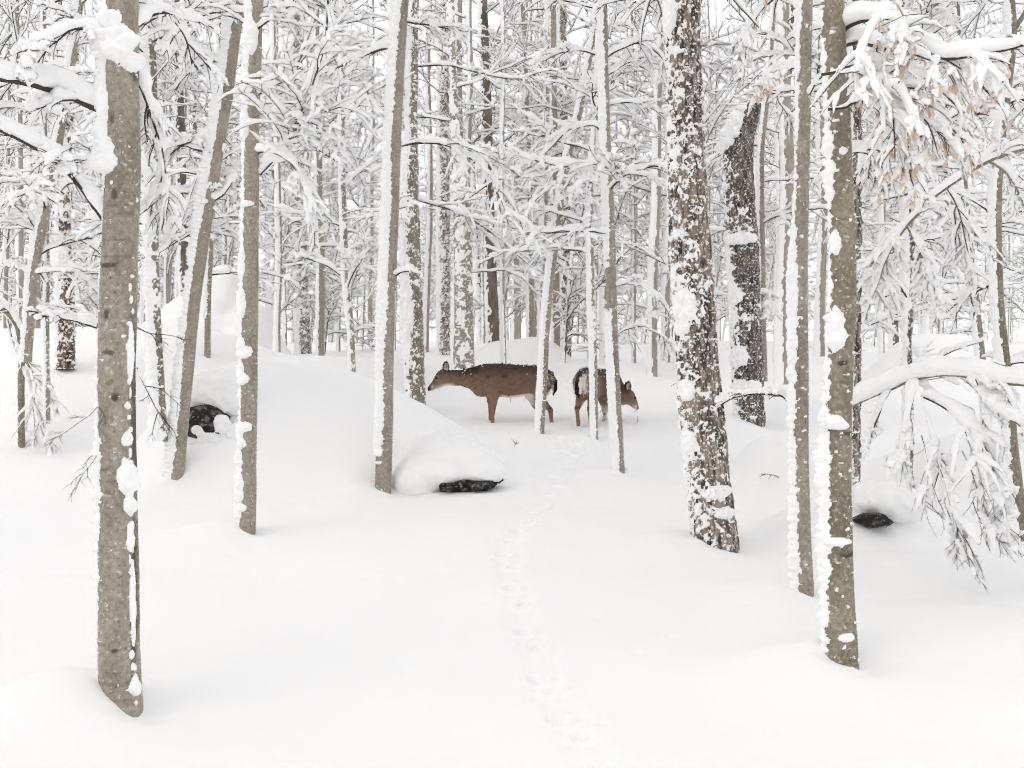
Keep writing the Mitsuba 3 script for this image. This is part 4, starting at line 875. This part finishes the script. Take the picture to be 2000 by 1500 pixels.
br(FORK, [(1960, 240), (1930, 225, -.1), (1890, 220, -.2), (1850, 235, -.3)], r0=0.007, r1=0.004, snow=(0.05, 0.14), n2=7, n3=3, leaves=10)
# the long limb that slants up to the frame's edge, and the bowed sapling
LIMB = thing('fallen_limb', 'long slanting limb with a roll of snow on it, crossing the crooked forked stem', 'branch')
k = add_branch(LIMB, pix([(1700, 520, .5), (1735, 478, .3), (1772, 442, .1), (1820, 388), (1880, 345), (1930, 315, -.1), (2000, 292, -.2), (2080, 280, -.3)], 8.2), rng, r0=0.010, r1=0.016, snow=(0.06, 0.085), roll=True, n2=8, n3=4, ratio=0.26, droop=0.8, mat='olive_bark', leaves=6)
add_branch(LIMB, pix([(1772, 442, .1), (1745, 480, .2), (1715, 550, .3), (1690, 620, .4)], 8.2), rng, r0=0.008, r1=0.004, snow=(0.06, 0.08), n2=9, n3=4, droop=0.9, mat='olive_bark')
add_branch(LIMB, pix([(1772, 445, .1), (1800, 500, .1), (1822, 560, .1), (1832, 640, .1)], 8.2), rng, r0=0.008, r1=0.004, snow=(0.05, 0.08), n2=10, n3=4, droop=0.9, mat='olive_bark')
add_branch(LIMB, pix([(1930, 315, -.1), (1965, 340, -.1), (1990, 380, -.1), (2010, 430, -.1)], 8.2), rng, r0=0.008, r1=0.004, snow=(0.055, 0.09), n2=6, n3=3, droop=0.9, mat='olive_bark')
add_branch(LIMB, pix([(1850, 370), (1875, 420, .1), (1890, 490, .2), (1905, 560, .2)], 8.2), rng, r0=0.005, r1=0.002, snow=(0.03, 0.06), n2=8, n3=4, droop=0.9)
BOW = thing('bowed_sapling', 'sapling bowed into an arch by heavy snow, its twigs hanging to the ground', 'sapling')
A = dict(tw_snow=(0.036, 0.05), droop=1.3, second=0.0032)
add_branch(BOW, pix([(1655, 800, .5), (1690, 782, .4), (1740, 762, .3), (1790, 742, .15), (1850, 732), (1905, 738, -.1), (1950, 748, -.2), (2000, 752, -.3), (2060, 790, -.4), (2090, 900, -.5), (2095, 1150, -.6)], 7.6), rng, r0=0.006, r1=0.019, snow=(0.11, 0.17), roll=True, n2=9, n3=2, ratio=0.12, bare=0.1, mat='olive_bark', name='stem', **A)
add_branch(BOW, pix([(1790, 742, .15), (1782, 790, .1), (1772, 850, .1), (1764, 905, .1), (1757, 950, .1)], 7.6), rng, r0=0.006, r1=0.003, snow=(0.10, 0.14), roll=True, n2=6, n3=0, ratio=0.28, **A)
add_branch(BOW, pix([(1800, 775, .1), (1850, 800), (1900, 845, -.1), (1935, 890, -.1), (1955, 950, -.1), (1965, 1010, -.1)], 7.6), rng, r0=0.006, r1=0.003, snow=(0.085, 0.13), n2=10, n3=4, bare=0.15, **A)
add_branch(BOW, pix([(1905, 740, -.1), (1922, 800, -.1), (1918, 870, -.1), (1922, 940, -.1), (1916, 1010, -.1)], 7.6), rng, r0=0.005, r1=0.002, snow=(0.06, 0.09), n2=6, n3=0, ratio=0.28, bare=0.15, **A)
add_branch(BOW, pix([(1800, 775, .1), (1820, 840, .05), (1838, 910), (1845, 980), (1868, 1040), (1880, 1080)], 7.6), rng, r0=0.005, r1=0.002, snow=(0.04, 0.07), n2=6, n3=0, ratio=0.28, bare=0.25, **A)
add_branch(BOW, pix([(1905, 760, -.1), (1945, 800, -.2), (1990, 830, -.3), (2030, 880, -.3)], 7.6), rng, r0=0.006, r1=0.003, snow=(0.10, 0.15), n2=6, n3=0, ratio=0.28, **A)
add_branch(BOW, pix([(1950, 860, -.2), (1950, 930, -.2), (1962, 990, -.2), (1975, 1050, -.2)], 7.6), rng, r0=0.004, r1=0.002, snow=(0.06, 0.08), n2=6, n3=0, ratio=0.28, bare=0.25, **A)
add_branch(BOW, pix([(1740, 762, .3), (1720, 800, .3), (1700, 850, .4), (1690, 880, .4)], 7.6), rng, r0=0.005, r1=0.003, snow=(0.07, 0.10), n2=6, n3=0, ratio=0.28, **A)
add_branch(BOW, pix([(1860, 1000), (1880, 1060), (1900, 1110), (1930, 1150)], 7.5), rng, r0=0.003, r1=0.0015, snow=(0.02, 0.03), n2=6, n3=2, bare=0.8, **A)
for pts in ([(1830, 900), (1850, 960), (1862, 1020), (1870, 1090)], [(1960, 930), (1940, 990), (1950, 1050), (1985, 1100)], [(1900, 980), (1925, 1030), (1960, 1060), (1992, 1050)], [(1800, 850), (1812, 920), (1808, 990), (1830, 1050)], [(1880, 880), (1905, 950), (1912, 1010), (1935, 1080)]):
    add_branch(BOW, pix(pts, 7.5), rng, r0=0.0034, r1=0.0016, snow=(0.012, 0.018), n2=6, n3=-1, bare=0.7, second=0.0026, droop=0.6, ratio=0.45)
# the small bowed sapling at the other edge
for pts, s in (([(40, 650), (20, 612), (-10, 590), (-60, 570)], (0.08, 0.13)), ([(40, 670), (70, 610), (110, 598), (160, 625), (200, 640)], (0.045, 0.07)), ([(14, 615), (30, 680), (55, 740), (75, 800), (90, 850), (105, 880)], (0.065, 0.09)),
               ([(36, 660), (60, 720), (90, 760), (110, 800)], (0.05, 0.07)), ([(-10, 590), (10, 500), (20, 420), (10, 330)], (0.07, 0.1)), ([(75, 800), (85, 850), (110, 880), (130, 900)], (0.01, 0.02))):
    br(BENTL, pts, r0=0.006, r1=0.003, snow=s, n2=8, n3=3, bare=0.35, droop=0.9)
# limbs of the trees a little farther back
def limbs(i, n, z0, z1, L, seed, d_snow=(0.05, 0.08), n2=7, n3=3, leaves=0):
    r = np.random.default_rng(seed)
    t = TREES[i]; P = t['P']
    for a in range(n):
        z = z0 + (z1 - z0) * (a + r.uniform()) / n
        p = np.array([np.interp(z, P[:, 2], P[:, k]) for k in range(3)]) if P[-1, 2] > P[0, 2] else P[0]
        az = r.uniform(0, 2 * np.pi)
        el = r.uniform(0.1, 0.8)
        c = curve(p, [math.cos(az) * math.cos(el), math.sin(az) * math.cos(el), math.sin(el)], L * r.uniform(0.6, 1.2), 8, r, 0.13, 0.6)
        add_branch(KEYS[i], c, r, r0=0.010, r1=0.004, snow=d_snow, n2=n2, n3=n3, ratio=0.5, fine=0.06, tw_snow=(0.026, 0.045), second=0.006, leaves=leaves)
for i, n, z0, z1, L in ((OAKL, 5, 3.2, 7.0, 1.8), (BACKM, 6, 3.0, 7.5, 1.7), (THIN, 8, 3.0, 6.8, 1.2), (RIGHTM, 4, 2.6, 6.0, 1.4), (OAK, 2, 4.4, 5.2, 1.2), (MOSSY, 9, 2.6, 5.6, 1.3), (LEFTLEAN, 9, 2.5, 6.5, 1.5), (WHITE, 7, 2.3, 6.3, 1.0), (BOULDERSTEM, 9, 2.8, 7.5, 1.3),
                       (SNOWYL, 9, 2.6, 7.5, 1.3), (THINR, 10, 2.2, 7.5, 1.4), (FARR, 10, 2.2, 6.8, 1.5), (STUB, 8, 1.6, 5.6, 1.3), (DARKB, 4, 2.0, 5.5, 1.3), (ROTTEN, 4, 2.6, 5.6, 0.8), (FORK, 4, 1.2, 4.4, 0.9), (TANC, 6, 3.5, 9, 1.8), (PALEC, 6, 3.5, 10, 1.8), (PAIRL, 6, 3.0, 9, 1.8), (LEAN, 5, 2.6, 5.4, 1.2)):
    limbs(i, n, z0, z1, L, 100 + i)
# ------------------------------------------------------------------ the forest behind: a few kinds of tree, each placed many times
def put_group(g, name, mesh, mat):
    if len(mesh[1]): g[name] = mikit.ply(mesh, mat, smooth=True)
def forest_kind(gid, seed, H, r0, bark, nl, L, z0, zc, shrub=False, snow_k=1.0):
    r = np.random.default_rng(seed)
    g = {'type': 'shapegroup'}
    n = 14
    hz = np.linspace(-0.5, H, n)
    lean = r.normal(0, 0.02 if not shrub else 0.12, 2)
    P = np.stack([lean[0] * hz + 0.12 * (fb(np.stack([hz * 0.35, hz * 0 + seed, hz * 0], -1), 2, 1) - 0.5) * (1 + hz * 0.1), lean[1] * hz + 0.2 * (fb(np.stack([hz * 0.3, hz * 0 + seed + 5, hz * 0], -1), 2, 2) - 0.5), hz], -1)
    R = r0 * (1 - 0.75 * np.clip(hz / H, 0, 1))
    if shrub: P[:, 0] += 0.10 * np.clip(hz, 0, 9) ** 1.7 * 0.25
    C, rr, nrm, s, th = trunk_grid(P, R, 0.25, 0.06, 0.3)
    V = C[:, None] + nrm * rr[:, None, None]
    put_group(g, 'trunk', (V.reshape(-1, 3), grid_faces(len(s), len(th), True)), bark)
    C, rr, nrm, s, th = trunk_grid(P, R, 0.045, 0.026, 0.3)
    S = np.broadcast_to(s[:, None], (len(s), len(th)))
    q = np.stack([np.cos(th)[None] * rr[:, None], np.sin(th)[None] * rr[:, None], S], -1)
    cw = np.cos(th - math.radians(200))[None]
    m = cw - (0.30 + 0.9 * (fb(np.stack([S * 0.8, S * 0, S * 0 + seed], -1), 2, seed) - 0.5) + 0.8 * (fb(q * [14, 14, 12], 2, seed) - 0.5))
    if bark == 'far_dark_bark': m = m * 0.5 + 1.1 * (fb(q * [26, 26, 17], 2, seed + 3) - 0.5)
    t = np.where(m > 0, 0.008 + 0.035 * sstep(0, 0.9, m), -0.012)
    V = C[:, None] + nrm * (rr[:, None] + t)[..., None]
    f = grid_faces(len(s), len(th), True); f = f[(t.reshape(-1)[f] > 0).any(1)]
    used = np.unique(f); re = np.full(V.size // 3, -1); re[used] = np.arange(len(used))
    put_group(g, 'trunk__snow', (V.reshape(-1, 3)[used], re[f]), 'snow')
    wood, sn = crown_meshes(r, P, z0, min(H, zc), nl, L, 7, 4, snow_k, 0.45 if zc > 9.9 else 0.8)
    put_group(g, 'crown', wood, 'far_twig_bark')
    put_group(g, 'crown__snow', sn, 'snow')
    scene[gid] = g
KINDS, BEHIND = [], []
for j, (H, r0, bark, nl, L, z0, zc, shrub) in enumerate([
        (14, 0.075, 'far_bark', 12, 2.0, 2.0, 9, False), (13, 0.055, 'far_bark', 12, 1.9, 1.5, 9, False), (15, 0.10, 'far_bark', 12, 2.3, 2.6, 9.5, False), (12, 0.045, 'far_bark', 12, 1.7, 1.2, 8.5, False),
        (15, 0.115, 'far_dark_bark', 8, 2.2, 3.6, 9.5, False), (15, 0.09, 'far_dark_bark', 8, 2.1, 3.0, 9.5, False),
        (15, 0.08, 'far_bark', 18, 2.1, 1.6, 14, False), (14, 0.06, 'far_bark', 18, 1.9, 1.4, 13.5, False), (16, 0.11, 'far_bark', 17, 2.4, 2.2, 15, False), (16, 0.125, 'far_dark_bark', 13, 2.4, 3.4, 15, False),
        (5.0, 0.022, 'far_bark', 15, 1.2, 0.5, 9, True), (3.6, 0.018, 'far_twig_bark', 18, 1.0, 0.35, 9, True), (6.5, 0.028, 'far_bark', 17, 1.4, 0.6, 9, True), (13, 0.050, 'far_bark', 5, 1.2, 3.0, 12, False), (12, 0.036, 'far_bark', 5, 1.0, 2.2, 11, False), (14, 0.068, 'far_bark', 4, 1.4, 4.0, 12, False)]):
    forest_kind(f'forest_kind_{j}', 300 + j, H, r0, bark, nl, L, z0, zc, shrub)
    KINDS.append((f'forest_kind_{j}', shrub, bark))
def instance(name, gid, p, rot, sc):
    key = numbered(name)
    scene[key] = {'type': 'instance', 'shapegroup': {'type': 'ref', 'id': gid}, 'to_world': T4().translate([float(v) for v in p]).rotate([0, 0, 1], float(rot)).scale(float(sc))}
    return key
rng = np.random.default_rng(77)
placed = [t['P'][0][:2] for t in TREES]
def free(x, y, gap): return all((x - a) ** 2 + (y - b) ** 2 > gap * gap for a, b in placed)
def scatter(n, dlo, dhi, kinds, gap, name, lab, cat, grp, inside=1.15, power=1.0, sc=(0.85, 1.2)):
    made, lane = 0, rng.permutation(n)
    for _ in range(n * 60):
        if made >= n: break
        d = dlo + (dhi - dlo) * rng.uniform() ** power
        x = inside * (2 * (lane[made] + rng.uniform(-0.2, 1.2)) / n - 1) * d * 1000 / FPX
        if not free(x, d, gap): continue
        if d < 19 and -1.6 < x < 2.2: continue
        placed.append(np.array([x, d]))
        k = kinds[rng.integers(len(kinds))]
        # turned in small steps only, so that the windward snow stays on its side
        key = instance(name, KINDS[k][0], (x, d, float(ground0(x, d)) - 0.02), rng.uniform(-35, 35), rng.uniform(*sc))
        labels[key] = {'label': lab, 'category': cat, 'group': grp}
        made += 1
SL = ('slender_tree', 'slender grey tree, trunk and twigs lined with snow, in the forest beyond the deer', 'tree', 'slender trees of the forest beyond the deer')
DK = ('dark_tree', 'dark-barked tree speckled with snow, in the forest beyond the deer', 'tree', 'dark-barked trees of the forest beyond the deer')
scatter(17, 18.5, 29, [0, 1, 2, 3], 0.8, *SL)
scatter(4, 19, 29, [4, 5], 1.2, *DK)
scatter(32, 29, 52, [6, 7, 8], 1.0, *SL, power=0.8)
scatter(4, 29, 48, [9], 1.5, *DK, power=0.8)
scatter(52, 18.5, 44, [13, 14, 15], 0.55, 'slender_pole_tree', 'slim bare pole of a tree, few-branched and snow-streaked, standing among the forest beyond the deer', 'tree', 'bare poles of the forest beyond the deer', power=0.9, inside=1.05)
scatter(40, 30, 54, [13, 14, 15], 0.5, 'slender_pole_tree', '', 'tree', 'bare poles of the forest beyond the deer')
SP = ('snowy_sapling', 'thin snow-bent sapling growing between the trunks of the forest', 'sapling', 'saplings of the forest beyond the deer')
scatter(20, 17, 36, [10, 11, 12], 0.6, *SP)
scatter(64, 32, 54, [10, 11, 12], 0.5, *SP, sc=(0.9, 1.4))

# which gap between the nearer trees each one shows in, and how far back it stands there
GAPS = [(-900, 'frame edge'), (125, 'rotten dead trunk'), (232, 'the big beech'), (392, 'leaning beech'), (489, 'straight slim beech'), (760, 'mound beech'), (902, 'blotched trunk'), (1085, 'snow-plastered tree'), (1191, 'tall thin beech'), (1350, 'thickest dark trunk'),
        (1450, 'broken dead trunk'), (1562, 'slim grey beech'), (1643, 'olive-brown beech'), (1948, 'crooked forked stem'), (2900, 'frame edge')]
ORD = 'first second third fourth fifth sixth seventh eighth ninth tenth eleventh twelfth thirteenth fourteenth'.split()
rows = {}
for key, v in labels.items():
    if v.get('group', '').endswith('forest beyond the deer'):
        m = np.array(T4(scene[key]['to_world']).matrix)
        px = 1000 + FPX * m[0, 3] / m[1, 3]
        g = sum(px > x for x, _ in GAPS) - 1
        rows.setdefault((v['group'], max(0, min(g, len(GAPS) - 2))), []).append((m[1, 3], key))
SHORT = {'slender_tree': 'slender snow-lined grey tree', 'dark_tree': 'dark-barked snow-flecked tree', 'slender_pole_tree': 'bare few-branched grey tree', 'snowy_sapling': 'thin snow-bent sapling'}
for (grp, g), found in rows.items():
    for n, (_, key) in enumerate(sorted(found)):
        name = SHORT[max((s for s in SHORT if key.startswith(s)), key=len)]
        labels[key]['label'] = f"{name}, {ORD[min(n, 13)]} one back between {GAPS[g][1]} and {GAPS[g + 1][1]}"
# the same forest goes on behind and beside the camera
made = 0
while made < 46:
    x, y = rng.uniform(-13, 13), rng.uniform(-13, 9)
    if not free(x, y, 1.3) or (y > -2.6 and abs(x) < 3.2 + 0.46 * max(y, 0)): continue
    placed.append(np.array([x, y])); made += 1
    key = instance('slender_tree', KINDS[6 + int(rng.integers(3))][0], (x, y, float(ground0(x, y)) - 0.02), rng.uniform(-35, 35), rng.uniform(0.9, 1.2))
    labels[key] = {'label': 'slender grey tree, trunk and twigs lined with snow, in the forest around the clearing', 'category': 'tree', 'group': 'slender trees around the clearing'}
